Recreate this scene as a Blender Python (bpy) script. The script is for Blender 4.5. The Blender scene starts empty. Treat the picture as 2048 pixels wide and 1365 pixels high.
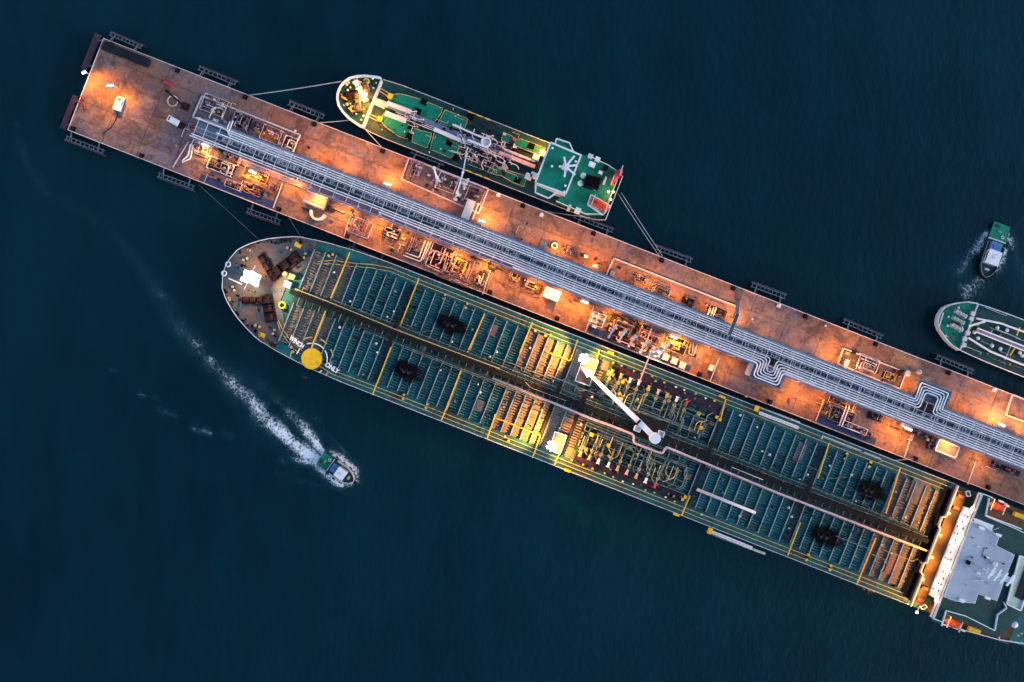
import bpy, math, random
import numpy as np
from mathutils import Vector, Matrix

# ------------------------------------------------------------------ camera, sky, sun, exposure
H = 400.0            # camera height over the water, metres
PX = 0.2             # metres on the water per photograph pixel
scene = bpy.context.scene
COL = scene.collection
cam_d = bpy.data.cameras.new('camera')
cam_d.sensor_width = 36.0
cam_d.lens = 36.0 * H / (2048 * PX)
cam_d.clip_start = 1.0
cam_d.clip_end = 9000.0
cam = bpy.data.objects.new('camera', cam_d)
cam.location = (0, 0, H)
COL.objects.link(cam)
scene.camera = cam

SUN_EL, SUN_ROT = math.radians(22.0), math.radians(111.4)   # faint evening glow from beyond the stern of the big tanker
world = bpy.data.worlds.new('World')
scene.world = world
world.use_nodes = True
wn = world.node_tree.nodes
wl = world.node_tree.links
sky = wn.new('ShaderNodeTexSky')
sky.sky_type = 'NISHITA'
sky.sun_disc = False
sky.sun_elevation = SUN_EL
sky.sun_rotation = SUN_ROT
sky.air_density = 1.0
sky.dust_density = 1.0
sky.ozone_density = 2.0
wl.new(sky.outputs['Color'], wn['Background'].inputs['Color'])
wn['Background'].inputs['Strength'].default_value = 0.082
sun_d = bpy.data.lights.new('sun', 'SUN')
sun_d.energy = 0.36
sun_d.angle = math.radians(18)
sun_d.color = (1.0, 0.93, 0.88)
sun = bpy.data.objects.new('sun', sun_d)
sun.rotation_euler = Vector((-math.sin(SUN_ROT) * math.cos(SUN_EL), -math.cos(SUN_ROT) * math.cos(SUN_EL), -math.sin(SUN_EL))).to_track_quat('-Z', 'Y').to_euler()
COL.objects.link(sun)
scene.view_settings.view_transform = 'Standard'
scene.view_settings.look = 'None'
scene.view_settings.gamma = 1.0
scene.view_settings.exposure = 1.75
scene.view_settings.use_curve_mapping = False
try:
    scene.cycles.use_denoising = True
    scene.cycles.max_bounces = 5
    scene.cycles.diffuse_bounces = 2
    scene.cycles.glossy_bounces = 2
    scene.cycles.transparent_max_bounces = 6
    scene.cycles.caustics_reflective = False
    scene.cycles.caustics_refractive = False
    scene.cycles.sample_clamp_indirect = 4.0
    scene.cycles.use_light_tree = True
    scene.cycles.use_adaptive_sampling = True
    scene.cycles.adaptive_threshold = 0.03
except Exception:
    pass

# ------------------------------------------------------------------ frames of reference
A = math.radians(21.4)
CA, SA = math.cos(A), math.sin(A)
ANG = -A


def W(x, y, z=0.0):
    """place seen at photograph pixel (x, y) when it lies z metres over the water"""
    k = PX * (H - z) / H
    return Vector(((x - 1024) * k, -(y - 682.5) * k, z))


def UV(x, y):
    return (x * CA + y * SA, -x * SA + y * CA)


def XY(u, v):
    return (u * CA - v * SA, u * SA + v * CA)


ORD = ['first', 'second', 'third', 'fourth', 'fifth', 'sixth', 'seventh', 'eighth', 'ninth', 'tenth', 'eleventh',
       'twelfth', 'thirteenth', 'fourteenth', 'fifteenth', 'sixteenth', 'seventeenth', 'eighteenth', 'nineteenth', 'twentieth',
       'twenty-first', 'twenty-second', 'twenty-third', 'twenty-fourth']


def tag(o, label=None, cat=None, group=None, kind=None):
    if label: o['label'] = label
    if cat: o['category'] = cat
    if group: o['group'] = group
    if kind: o['kind'] = kind
    return o


class Thing:
    def __init__(s, name, label, cat, x, y, z=0.0, rot=None, group=None):
        s.rot = ANG if rot is None else rot
        s.loc = W(x, y, z)
        s.e = bpy.data.objects.new(name, None)
        s.e.empty_display_size = 0.5
        COL.objects.link(s.e)
        s.e.location = s.loc
        s.e.rotation_euler = (0, 0, s.rot)
        tag(s.e, label, cat, group)
        s.R = Matrix.Rotation(-s.rot, 3, 'Z')

    def p(s, x, y, z):
        v = s.R @ (W(x, y, z) - s.loc)
        return (v.x, v.y, v.z)

    def q(s, u, v, z):
        return s.p(*XY(u, v), z)


def copy_tree(o, parent=None):
    c = o.copy()
    COL.objects.link(c)
    c.parent = parent
    for ch in o.children:
        copy_tree(ch, c)
    return c


# ------------------------------------------------------------------ mesh builder
class MB:
    def __init__(s):
        s.v = []
        s.f = []

    def quadbox(s, c8):
        n = len(s.v)
        s.v += [tuple(c) for c in c8]
        for f in ((0, 3, 2, 1), (4, 5, 6, 7), (0, 1, 5, 4), (1, 2, 6, 5), (2, 3, 7, 6), (3, 0, 4, 7)):
            s.f.append(tuple(n + i for i in f))
        return s

    def bx(s, x0, x1, y0, y1, z0, z1):
        x0, x1 = min(x0, x1), max(x0, x1)
        y0, y1 = min(y0, y1), max(y0, y1)
        return s.quadbox([(x0, y0, z0), (x1, y0, z0), (x1, y1, z0), (x0, y1, z0),
                          (x0, y0, z1), (x1, y0, z1), (x1, y1, z1), (x0, y1, z1)])

    def uvb(s, T, u0, u1, v0, v1, z0, z1):
        a = T.q(u0, v0, z1 + 0.0)
        b = T.q(u1, v1, z1 + 0.0)
        return s.bx(a[0], b[0], a[1], b[1], z0 - T.loc.z, z1 - T.loc.z)

    def beam(s, p, q, w, h):
        p, q = Vector(p), Vector(q)
        d = q - p
        if d.length < 1e-6: return s
        d.normalize()
        up = Vector((0, 0, 1)) if abs(d.z) < 0.95 else Vector((1, 0, 0))
        r = d.cross(up).normalized() * (w / 2)
        t = r.cross(d).normalized() * (h / 2)
        return s.quadbox([p - r - t, p + r - t, q + r - t, q - r - t, p - r + t, p + r + t, q + r + t, q - r + t])

    def cyl(s, p, q, r, n=10, r2=None):
        p, q = Vector(p), Vector(q)
        d = (q - p).normalized()
        up = Vector((0, 0, 1)) if abs(d.z) < 0.9 else Vector((1, 0, 0))
        a = d.cross(up).normalized()
        b = d.cross(a).normalized()
        r2 = r if r2 is None else r2
        k = len(s.v)
        for c, rr in ((p, r), (q, r2)):
            for i in range(n):
                t = 2 * math.pi * i / n
                s.v.append(tuple(c + a * (rr * math.cos(t)) + b * (rr * math.sin(t))))
        for i in range(n):
            j = (i + 1) % n
            s.f.append((k + i, k + j, k + n + j, k + n + i))
        s.f.append(tuple(k + n - 1 - i for i in range(n)))
        s.f.append(tuple(k + n + i for i in range(n)))
        return s

    def tube(s, pts, r, n=6, cap=True):
        P = [Vector(p) for p in pts]
        P = [p for i, p in enumerate(P) if i == 0 or (p - P[i - 1]).length > 1e-5]
        if len(P) < 2: return s
        k = len(s.v)
        m = len(P)
        for i, p in enumerate(P):
            if i == 0: d = P[1] - P[0]
            elif i == m - 1: d = P[-1] - P[-2]
            else: d = (P[i + 1] - p).normalized() + (p - P[i - 1]).normalized()
            if d.length < 1e-6: d = P[i] - P[i - 1]
            d.normalize()
            up = Vector((0, 0, 1)) if abs(d.z) < 0.9 else Vector((1, 0, 0))
            a = d.cross(up).normalized()
            b = a.cross(d).normalized()
            for j in range(n):
                t = 2 * math.pi * (j + 0.5) / n
                s.v.append(tuple(p + a * (r * math.cos(t)) + b * (r * math.sin(t))))
        for i in range(m - 1):
            for j in range(n):
                j2 = (j + 1) % n
                s.f.append((k + i * n + j, k + (i + 1) * n + j, k + (i + 1) * n + j2, k + i * n + j2))
        if cap:
            s.f.append(tuple(k + j for j in range(n)))
            s.f.append(tuple(k + (m - 1) * n + n - 1 - j for j in range(n)))
        return s

    def prism(s, poly, z0, z1, shrink=None):
        """poly: list of (x, y) ; shrink: list of (x, y) for the bottom outline"""
        area = sum(poly[i][0] * poly[(i + 1) % len(poly)][1] - poly[(i + 1) % len(poly)][0] * poly[i][1] for i in range(len(poly)))
        if area < 0:
            poly = poly[::-1]
            if shrink: shrink = shrink[::-1]
        bot = shrink or poly
        n = len(poly)
        k = len(s.v)
        s.v += [(p[0], p[1], z0) for p in bot] + [(p[0], p[1], z1) for p in poly]
        s.f.append(tuple(k + n - 1 - i for i in range(n)))
        s.f.append(tuple(k + n + i for i in range(n)))
        for i in range(n):
            j = (i + 1) % n
            s.f.append((k + i, k + j, k + n + j, k + n + i))
        return s

    def wall(s, poly, z0, z1, t, closed=True):
        """thin upright wall along an outline"""
        n = len(poly)
        for i in range(n if closed else n - 1):
            p, q = poly[i], poly[(i + 1) % n]
            s.beam((p[0], p[1], (z0 + z1) / 2), (q[0], q[1], (z0 + z1) / 2), t, z1 - z0)
        return s

    def dome(s, c, r, h, n=10, m=3):
        k = len(s.v)
        for i in range(m):
            t = (i / m) * math.pi / 2
            for j in range(n):
                a = 2 * math.pi * j / n
                s.v.append((c[0] + r * math.cos(t) * math.cos(a), c[1] + r * math.cos(t) * math.sin(a), c[2] + h * math.sin(t)))
        s.v.append((c[0], c[1], c[2] + h))
        for i in range(m - 1):
            for j in range(n):
                j2 = (j + 1) % n
                s.f.append((k + i * n + j, k + i * n + j2, k + (i + 1) * n + j2, k + (i + 1) * n + j))
        for j in range(n):
            s.f.append((k + (m - 1) * n + j, k + (m - 1) * n + (j + 1) % n, k + m * n))
        return s

    def torus(s, c, R, r, n=16, m=6, tilt=None):
        k = len(s.v)
        for i in range(n):
            a = 2 * math.pi * i / n
            for j in range(m):
                b = 2 * math.pi * j / m
                v = Vector(((R + r * math.cos(b)) * math.cos(a), (R + r * math.cos(b)) * math.sin(a), r * math.sin(b)))
                if tilt is not None: v = tilt @ v
                s.v.append(tuple(Vector(c) + v))
        for i in range(n):
            for j in range(m):
                i2, j2 = (i + 1) % n, (j + 1) % m
                s.f.append((k + i * m + j, k + i2 * m + j, k + i2 * m + j2, k + i * m + j2))
        return s

    def arc(s, c, R, w, a0, a1, z0, z1, n=14):
        for i in range(n):
            t0, t1 = a0 + (a1 - a0) * i / n, a0 + (a1 - a0) * (i + 1) / n
            r0, r1 = R - w / 2, R + w / 2
            q = [(c[0] + r * math.cos(t), c[1] + r * math.sin(t)) for r, t in ((r0, t0), (r1, t0), (r1, t1), (r0, t1))]
            s.quadbox([(x, y, z0) for x, y in q] + [(x, y, z1) for x, y in q])
        return s

    def build(s, name, mat, parent=None, smooth=False, kind=None, label=None, loc=None):
        me = bpy.data.meshes.new(name)
        me.from_pydata(s.v, [], s.f)
        me.materials.append(mat)
        if smooth:
            me.polygons.foreach_set('use_smooth', [True] * len(me.polygons))
        o = bpy.data.objects.new(name, me)
        COL.objects.link(o)
        if parent is not None:
            o.parent = parent.e if isinstance(parent, Thing) else parent
        if loc: o.location = loc
        if kind: o['kind'] = kind
        if label: o['label'] = label
        return o


def bend(pts, rad, k=4):
    P = [Vector(p) for p in pts]
    out = [P[0]]
    for i in range(1, len(P) - 1):
        a, b, c = P[i - 1], P[i], P[i + 1]
        r = min(rad, (a - b).length * 0.49, (c - b).length * 0.49)
        s, e = b + (a - b).normalized() * r, b + (c - b).normalized() * r
        for j in range(k + 1):
            t = j / k
            out.append(s * (1 - t) ** 2 + b * 2 * t * (1 - t) + e * t * t)
    out.append(P[-1])
    return out


# ------------------------------------------------------------------ materials
MATS = {}


def mat(name, col, rough=0.6, metal=0.0, var=0.25, scale=0.6, col2=None, amt2=0.0, scale2=0.25, bump=0.0, spec=0.25, emit=None, estr=0.0):
    """painted surface: base colour, tonal noise, a second (rust / dirt / wear) colour in patches"""
    m = bpy.data.materials.new(name)
    m.use_nodes = True
    nt = m.node_tree
    b = nt.nodes['Principled BSDF']
    b.inputs['Roughness'].default_value = rough
    b.inputs['Metallic'].default_value = metal
    b.inputs['Specular IOR Level'].default_value = spec
    tc = nt.nodes.new('ShaderNodeTexCoord')
    n1 = nt.nodes.new('ShaderNodeTexNoise')
    n1.inputs['Scale'].default_value = scale
    n1.inputs['Detail'].default_value = 6
    n1.inputs['Roughness'].default_value = 0.65
    nt.links.new(tc.outputs['Object'], n1.inputs['Vector'])
    r1 = nt.nodes.new('ShaderNodeMapRange')
    r1.inputs['From Min'].default_value = 0.3
    r1.inputs['From Max'].default_value = 0.7
    r1.inputs['To Min'].default_value = 1.0 - var
    r1.inputs['To Max'].default_value = 1.0 + var
    nt.links.new(n1.outputs['Fac'], r1.inputs['Value'])
    mul = nt.nodes.new('ShaderNodeMix')
    mul.data_type = 'RGBA'
    mul.blend_type = 'MULTIPLY'
    mul.inputs[0].default_value = 1.0
    mul.inputs[6].default_value = (*col, 1)
    nt.links.new(r1.outputs['Result'], mul.inputs[7])
    out = mul.outputs[2]
    if col2 is not None:
        n2 = nt.nodes.new('ShaderNodeTexNoise')
        n2.inputs['Scale'].default_value = scale2
        n2.inputs['Detail'].default_value = 8
        n2.inputs['Roughness'].default_value = 0.7
        nt.links.new(tc.outputs['Object'], n2.inputs['Vector'])
        r2 = nt.nodes.new('ShaderNodeMapRange')
        r2.inputs['From Min'].default_value = 0.62 - amt2 * 0.3
        r2.inputs['From Max'].default_value = 0.72 - amt2 * 0.2
        nt.links.new(n2.outputs['Fac'], r2.inputs['Value'])
        mx = nt.nodes.new('ShaderNodeMix')
        mx.data_type = 'RGBA'
        nt.links.new(r2.outputs['Result'], mx.inputs[0])
        nt.links.new(out, mx.inputs[6])
        mx.inputs[7].default_value = (*col2, 1)
        out = mx.outputs[2]
    if name == 'pale_pipe_paint':
        oi = nt.nodes.new('ShaderNodeObjectInfo')
        rr = nt.nodes.new('ShaderNodeMapRange')
        rr.inputs['To Min'].default_value, rr.inputs['To Max'].default_value = 0.7, 1.05
        nt.links.new(oi.outputs['Random'], rr.inputs['Value'])
        mo_ = nt.nodes.new('ShaderNodeMix')
        mo_.data_type = 'RGBA'
        mo_.blend_type = 'MULTIPLY'
        mo_.inputs[0].default_value = 1.0
        nt.links.new(out, mo_.inputs[6])
        nt.links.new(rr.outputs['Result'], mo_.inputs[7])
        out = mo_.outputs[2]
    nt.links.new(out, b.inputs['Base Color'])
    if bump:
        bp = nt.nodes.new('ShaderNodeBump')
        bp.inputs['Strength'].default_value = bump
        bp.inputs['Distance'].default_value = 0.1
        nt.links.new(n1.outputs['Fac'], bp.inputs['Height'])
        nt.links.new(bp.outputs['Normal'], b.inputs['Normal'])
    if emit:
        b.inputs['Emission Color'].default_value = (*emit, 1)
        b.inputs['Emission Strength'].default_value = estr
    MATS[name] = m
    return m


RUST = (0.16, 0.06, 0.03)
def concrete_material():
    m = bpy.data.materials.new('pier_concrete')
    m.use_nodes = True
    nt = m.node_tree
    N, Lk = nt.nodes, nt.links
    b = N['Principled BSDF']
    b.inputs['Roughness'].default_value = 0.85
    tc = N.new('ShaderNodeTexCoord')

    def noise(scale, detail=6, rough=0.65, stretch=None, dist=0.0):
        n = N.new('ShaderNodeTexNoise')
        n.inputs['Scale'].default_value = scale
        n.inputs['Detail'].default_value = detail
        n.inputs['Roughness'].default_value = rough
        n.inputs['Distortion'].default_value = dist
        src = tc.outputs['Object']
        if stretch:
            mp = N.new('ShaderNodeMapping')
            mp.inputs['Scale'].default_value = stretch
            Lk.new(src, mp.inputs['Vector'])
            src = mp.outputs['Vector']
        Lk.new(src, n.inputs['Vector'])
        return n.outputs['Fac']

    def ramp(v, lo, hi, a=0.0, c=1.0):
        r = N.new('ShaderNodeMapRange')
        r.inputs['From Min'].default_value, r.inputs['From Max'].default_value = lo, hi
        r.inputs['To Min'].default_value, r.inputs['To Max'].default_value = a, c
        Lk.new(v, r.inputs['Value'])
        return r.outputs['Result']

    def mix(fac, c1, c2, mode='MIX'):
        x = N.new('ShaderNodeMix')
        x.data_type = 'RGBA'
        x.blend_type = mode
        if isinstance(fac, float): x.inputs[0].default_value = fac
        else: Lk.new(fac, x.inputs[0])
        for i, c in ((6, c1), (7, c2)):
            if isinstance(c, tuple): x.inputs[i].default_value = (*c, 1)
            else: Lk.new(c, x.inputs[i])
        return x.outputs[2]
    col = mix(ramp(noise(0.03, 5), .42, .6), (0.285, 0.125, 0.078), (0.185, 0.135, 0.155))
    col = mix(ramp(noise(0.09, 7, .7), .5, .68), col, (0.38, 0.20, 0.09))
    col = mix(ramp(noise(0.10, 7, .72, None, .6), .50, .63, 0, .85), col, (0.085, 0.048, 0.04))
    col = mix(ramp(noise(0.05, 4, .6, (1, 9, 1)), .54, .70, 0, .5), col, (0.12, 0.09, 0.1))
    col = mix(ramp(noise(0.28, 8, .75, None, 1.0), .53, .63, 0, .7), col, (0.09, 0.055, 0.048))
    oi = N.new('ShaderNodeObjectInfo')
    col = mix(1.0, col, ramp(oi.outputs['Random'], 0, 1, .82, 1.12), 'MULTIPLY')
    col = mix(1.0, col, ramp(noise(0.9, 5, .7), .3, .7, .7, 1.3), 'MULTIPLY')
    Lk.new(col, b.inputs['Base Color'])
    bp = N.new('ShaderNodeBump')
    bp.inputs['Strength'].default_value = .3
    bp.inputs['Distance'].default_value = .05
    Lk.new(noise(1.2, 5), bp.inputs['Height'])
    Lk.new(bp.outputs['Normal'], b.inputs['Normal'])
    return m


M_conc = concrete_material()
M_under = mat('dark_under_rack_concrete', (0.022, 0.024, 0.03), 0.7, var=0.5, scale=0.5, col2=(0.07, 0.045, 0.035), amt2=0.3, scale2=0.2)  # darker slabs for the row under the pipe rack
M_conc2 = mat('patched_concrete', (0.24, 0.17, 0.15), 0.85, var=0.2, scale=0.4)
M_kerb = mat('kerb_paint', (0.62, 0.52, 0.52), 0.7, var=0.2, scale=1.0)
M_dark = mat('dark_steel', (0.014, 0.016, 0.021), 0.6, var=0.4, spec=0.12)
M_black = mat('black_rubber', (0.004, 0.004, 0.005), 0.8, var=0.3, spec=0.05)
M_pipe = mat('pale_pipe_paint', (0.86, 0.87, 0.92), 0.4, var=0.15, scale=0.8, col2=(0.3, 0.27, 0.27), amt2=0.1, scale2=0.5)
M_beam = mat('grey_steel_paint', (0.46, 0.5, 0.57), 0.5, var=0.2)
M_tray = mat('cable_tray_steel', (0.055, 0.08, 0.115), 0.5, var=0.4, scale=1.5)
M_tray2 = mat('tray_cover_steel', (0.11, 0.17, 0.25), 0.45, var=0.3, scale=1.0)
M_navy = mat('shadow_navy_grating', (0.025, 0.05, 0.14), 0.6, var=0.4, scale=1.0)
M_mauve = mat('mauve_primer', (0.3, 0.2, 0.27), 0.6, var=0.3, scale=1.0, col2=RUST, amt2=0.2, scale2=0.6)
M_brown = mat('brown_rusty_steel', (0.16, 0.09, 0.08), 0.7, var=0.4, scale=1.0, col2=(0.05, 0.03, 0.03), amt2=0.4, scale2=0.5)
M_white = mat('white_paint', (0.8, 0.8, 0.8), 0.5, var=0.08, scale=0.5, col2=(0.55, 0.48, 0.42), amt2=0.08, scale2=0.4)
M_offw = mat('off_white_paint', (0.62, 0.6, 0.6), 0.55, var=0.15, col2=(0.35, 0.27, 0.22), amt2=0.15, scale2=0.6)
M_pinkw = mat('pink_white_pipe', (0.6, 0.42, 0.46), 0.5, var=0.2, scale=0.6)
M_hroof = mat('faded_pink_roof', (0.34, 0.2, 0.19), 0.7, var=0.25, scale=0.8, col2=(0.2, 0.12, 0.1), amt2=0.3, scale2=0.4)
M_yel = mat('yellow_paint', (0.8, 0.46, 0.02), 0.5, var=0.15, scale=0.6, col2=(0.35, 0.22, 0.04), amt2=0.1, scale2=0.5)
M_yelp = mat('pale_yellow_paint', (0.46, 0.36, 0.14), 0.5, var=0.2, col2=(0.25, 0.2, 0.1), amt2=0.2, scale2=0.4)
M_red = mat('red_paint', (0.5, 0.04, 0.05), 0.5, var=0.2, scale=1.0)
M_orange = mat('orange_lifeboat_paint', (0.55, 0.075, 0.03), 0.45, var=0.12, scale=1.0)
M_maroon = mat('maroon_machinery_paint', (0.024, 0.006, 0.008), 0.6, var=0.5, scale=1.2, col2=(0.02, 0.01, 0.012), amt2=0.4, scale2=0.8)
M_glass = mat('dark_window_glass', (0.01, 0.012, 0.016), 0.12, var=0.1)
M_blue = mat('blue_paint', (0.08, 0.22, 0.5), 0.5, var=0.2)
M_teal = mat('tanker_deck_teal', (0.008, 0.108, 0.117), 0.55, var=0.45, scale=0.35, col2=(0.03, 0.045, 0.045), amt2=0.45, scale2=0.09, bump=0.2)
M_teal2 = mat('tanker_framing_teal', (0.03, 0.185, 0.198), 0.5, var=0.5, scale=0.8, col2=(0.085, 0.075, 0.065), amt2=0.3, scale2=0.13)
M_flange = mat('worn_flange_paint', (0.2, 0.27, 0.275), 0.5, var=0.4, scale=0.5, col2=(0.3, 0.24, 0.18), amt2=0.15, scale2=0.3)
M_lamptan = mat('lamplight_tan_deck', (0.15, 0.135, 0.125), 0.6, var=0.4, scale=0.5, col2=(0.04, 0.09, 0.1), amt2=0.35, scale2=0.15)  # tan stands in for orange lamplight on the teal deck
M_lamptan2 = mat('lamplight_tan_stiffener', (0.2, 0.16, 0.13), 0.6, var=0.4, scale=0.8)  # same painted lamplight for the stiffeners
M_mdeck = mat('stained_manifold_deck', (0.012, 0.035, 0.038), 0.6, var=0.6, scale=0.4, col2=(0.05, 0.04, 0.03), amt2=0.4, scale2=0.2)
M_fore = mat('foredeck_grey_teal', (0.07, 0.1, 0.118), 0.6, var=0.45, scale=0.3, col2=(0.17, 0.09, 0.07), amt2=0.62, scale2=0.09)  # greyed teal paints in the warm lamplight; brown patches are rust
M_hull = mat('black_hull_paint', (0.006, 0.008, 0.011), 0.5, var=0.3, scale=0.2, spec=0.3)
M_rail = mat('pale_rail_paint', (0.5, 0.5, 0.56), 0.5, var=0.2, scale=0.7)
M_pdark = mat('dark_green_pipe', (0.012, 0.045, 0.05), 0.5, var=0.4, scale=0.6)
M_pmid = mat('weathered_green_pipe', (0.09, 0.15, 0.14), 0.5, var=0.4, scale=0.6, col2=(0.3, 0.24, 0.12), amt2=0.3, scale2=0.3)
M_catw = mat('brown_catwalk', (0.010, 0.011, 0.012), 0.7, var=0.5, scale=0.7, col2=(0.035, 0.022, 0.016), amt2=0.2, scale2=0.15, spec=0.1)
M_drip = mat('purple_drip_tray', (0.035, 0.014, 0.028), 0.5, var=0.5, scale=0.6, col2=(0.015, 0.025, 0.03), amt2=0.4, scale2=0.2)
M_green = mat('green_deck_paint', (0.003, 0.195, 0.12), 0.5, var=0.25, scale=0.25, col2=(0.01, 0.07, 0.05), amt2=0.25, scale2=0.1)
M_greend = mat('dark_green_deck_paint', (0.006, 0.055, 0.05), 0.55, var=0.35, scale=0.3, col2=(0.02, 0.025, 0.03), amt2=0.35, scale2=0.12)
M_roof = mat('pale_blue_grey_roof', (0.4, 0.43, 0.49), 0.6, var=0.12, scale=0.15, col2=(0.3, 0.36, 0.48), amt2=0.2, scale2=0.2)
M_pgreen = mat('pale_green_casing', (0.45, 0.55, 0.42), 0.6, var=0.15)
M_ochre = mat('ochre_deckhouse_top', (0.085, 0.05, 0.022), 0.6, var=0.3, scale=0.5)  # ochre paints in the warm lamplight on the deckhouse top
M_roped = mat('dark_rope_fibre', (0.05, 0.08, 0.09), 0.9, var=0.2, scale=2.0)
M_rope = mat('mooring_rope_fibre', (0.33, 0.37, 0.4), 0.9, var=0.2, scale=2.0)
M_pile = mat('wet_pile_concrete', (0.12, 0.11, 0.11), 0.7, var=0.3)
M_fend = mat('fender_timber', (0.1, 0.045, 0.06), 0.8, var=0.4, scale=1.0)
M_fram = mat('fender_frame_steel', (0.13, 0.165, 0.2), 0.6, var=0.4, scale=1.0)
M_lensw = mat('warm_lamp_lens', (0.9, 0.8, 0.6), 0.3, emit=(1.0, 0.62, 0.26), estr=9.0)
M_lensc = mat('white_lamp_lens', (0.9, 0.9, 0.9), 0.3, emit=(1.0, 0.9, 0.82), estr=9.0)


def soot_material():
    m = bpy.data.materials.new('soot_stain')
    m.use_nodes = True
    nt = m.node_tree
    b = nt.nodes['Principled BSDF']
    b.inputs['Base Color'].default_value = (0.003, 0.003, 0.004, 1)
    b.inputs['Roughness'].default_value = 0.95
    b.inputs['Specular IOR Level'].default_value = 0.02
    at = nt.nodes.new('ShaderNodeAttribute')
    at.attribute_name = 'cover_mask'
    tc = nt.nodes.new('ShaderNodeTexCoord')
    n = nt.nodes.new('ShaderNodeTexNoise')
    n.inputs['Scale'].default_value = 0.5
    n.inputs['Detail'].default_value = 6
    nt.links.new(tc.outputs['Object'], n.inputs['Vector'])
    ad = nt.nodes.new('ShaderNodeMath')
    ad.operation = 'ADD'
    nt.links.new(at.outputs['Fac'], ad.inputs[0])
    nt.links.new(n.outputs['Fac'], ad.inputs[1])
    r = nt.nodes.new('ShaderNodeMapRange')
    r.inputs['From Min'].default_value = 0.75
    r.inputs['From Max'].default_value = 1.22
    r.inputs['To Max'].default_value = 0.93
    nt.links.new(ad.outputs[0], r.inputs['Value'])
    nt.links.new(r.outputs['Result'], b.inputs['Alpha'])
    return m


M_soot = soot_material()


def water_material():
    m = bpy.data.materials.new('sea_water')
    m.use_nodes = True
    nt = m.node_tree
    b = nt.nodes['Principled BSDF']
    tc = nt.nodes.new('ShaderNodeTexCoord')
    def noise(sc, det, vec=None, rg=.55):
        n = nt.nodes.new('ShaderNodeTexNoise')
        n.inputs['Scale'].default_value = sc
        n.inputs['Detail'].default_value = det
        n.inputs['Roughness'].default_value = rg
        nt.links.new(vec or tc.outputs['Object'], n.inputs['Vector'])
        return n.outputs['Fac']

    def ramp(v, lo, hi, a_=0.0, c_=1.0):
        r = nt.nodes.new('ShaderNodeMapRange')
        r.inputs['From Min'].default_value, r.inputs['From Max'].default_value = lo, hi
        r.inputs['To Min'].default_value, r.inputs['To Max'].default_value = a_, c_
        nt.links.new(v, r.inputs['Value'])
        return r.outputs['Result']
    cr = nt.nodes.new('ShaderNodeMix')
    cr.data_type = 'RGBA'
    cr.inputs[6].default_value = (0.0002, 0.0150, 0.0250, 1)
    cr.inputs[7].default_value = (0.0003, 0.0245, 0.0345, 1)
    nt.links.new(ramp(noise(0.006, 5, None, .6), .36, .64), cr.inputs[0])
    mt_ = nt.nodes.new('ShaderNodeMix')
    mt_.data_type = 'RGBA'
    mt_.blend_type = 'MULTIPLY'
    mt_.inputs[0].default_value = 1.0
    nt.links.new(cr.outputs[2], mt_.inputs[6])
    mps = nt.nodes.new('ShaderNodeMapping')
    mps.inputs['Rotation'].default_value = (0, 0, 0.5)
    mps.inputs['Scale'].default_value = (1.0, 0.3, 1.0)
    nt.links.new(tc.outputs['Object'], mps.inputs['Vector'])
    nt.links.new(ramp(noise(0.06, 6, mps.outputs['Vector'], .65), .35, .65, .86, 1.14), mt_.inputs[7])
    nt.links.new(mt_.outputs[2], b.inputs['Base Color'])
    b.inputs['Roughness'].default_value = 0.1
    b.inputs['IOR'].default_value = 1.33
    b.inputs['Specular IOR Level'].default_value = 0.35
    mp = nt.nodes.new('ShaderNodeMapping')
    mp.inputs['Rotation'].default_value = (0, 0, 0.7)
    mp.inputs['Scale'].default_value = (1.0, 0.45, 1.0)
    nt.links.new(tc.outputs['Object'], mp.inputs['Vector'])
    w1 = nt.nodes.new('ShaderNodeTexNoise')
    w1.inputs['Scale'].default_value = 0.45
    w1.inputs['Detail'].default_value = 4
    w1.inputs['Roughness'].default_value = 0.6
    nt.links.new(mp.outputs['Vector'], w1.inputs['Vector'])
    bp = nt.nodes.new('ShaderNodeBump')
    bp.inputs['Strength'].default_value = 0.7
    bp.inputs['Distance'].default_value = 0.5
    nt.links.new(w1.outputs['Fac'], bp.inputs['Height'])
    nt.links.new(bp.outputs['Normal'], b.inputs['Normal'])
    return m


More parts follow.
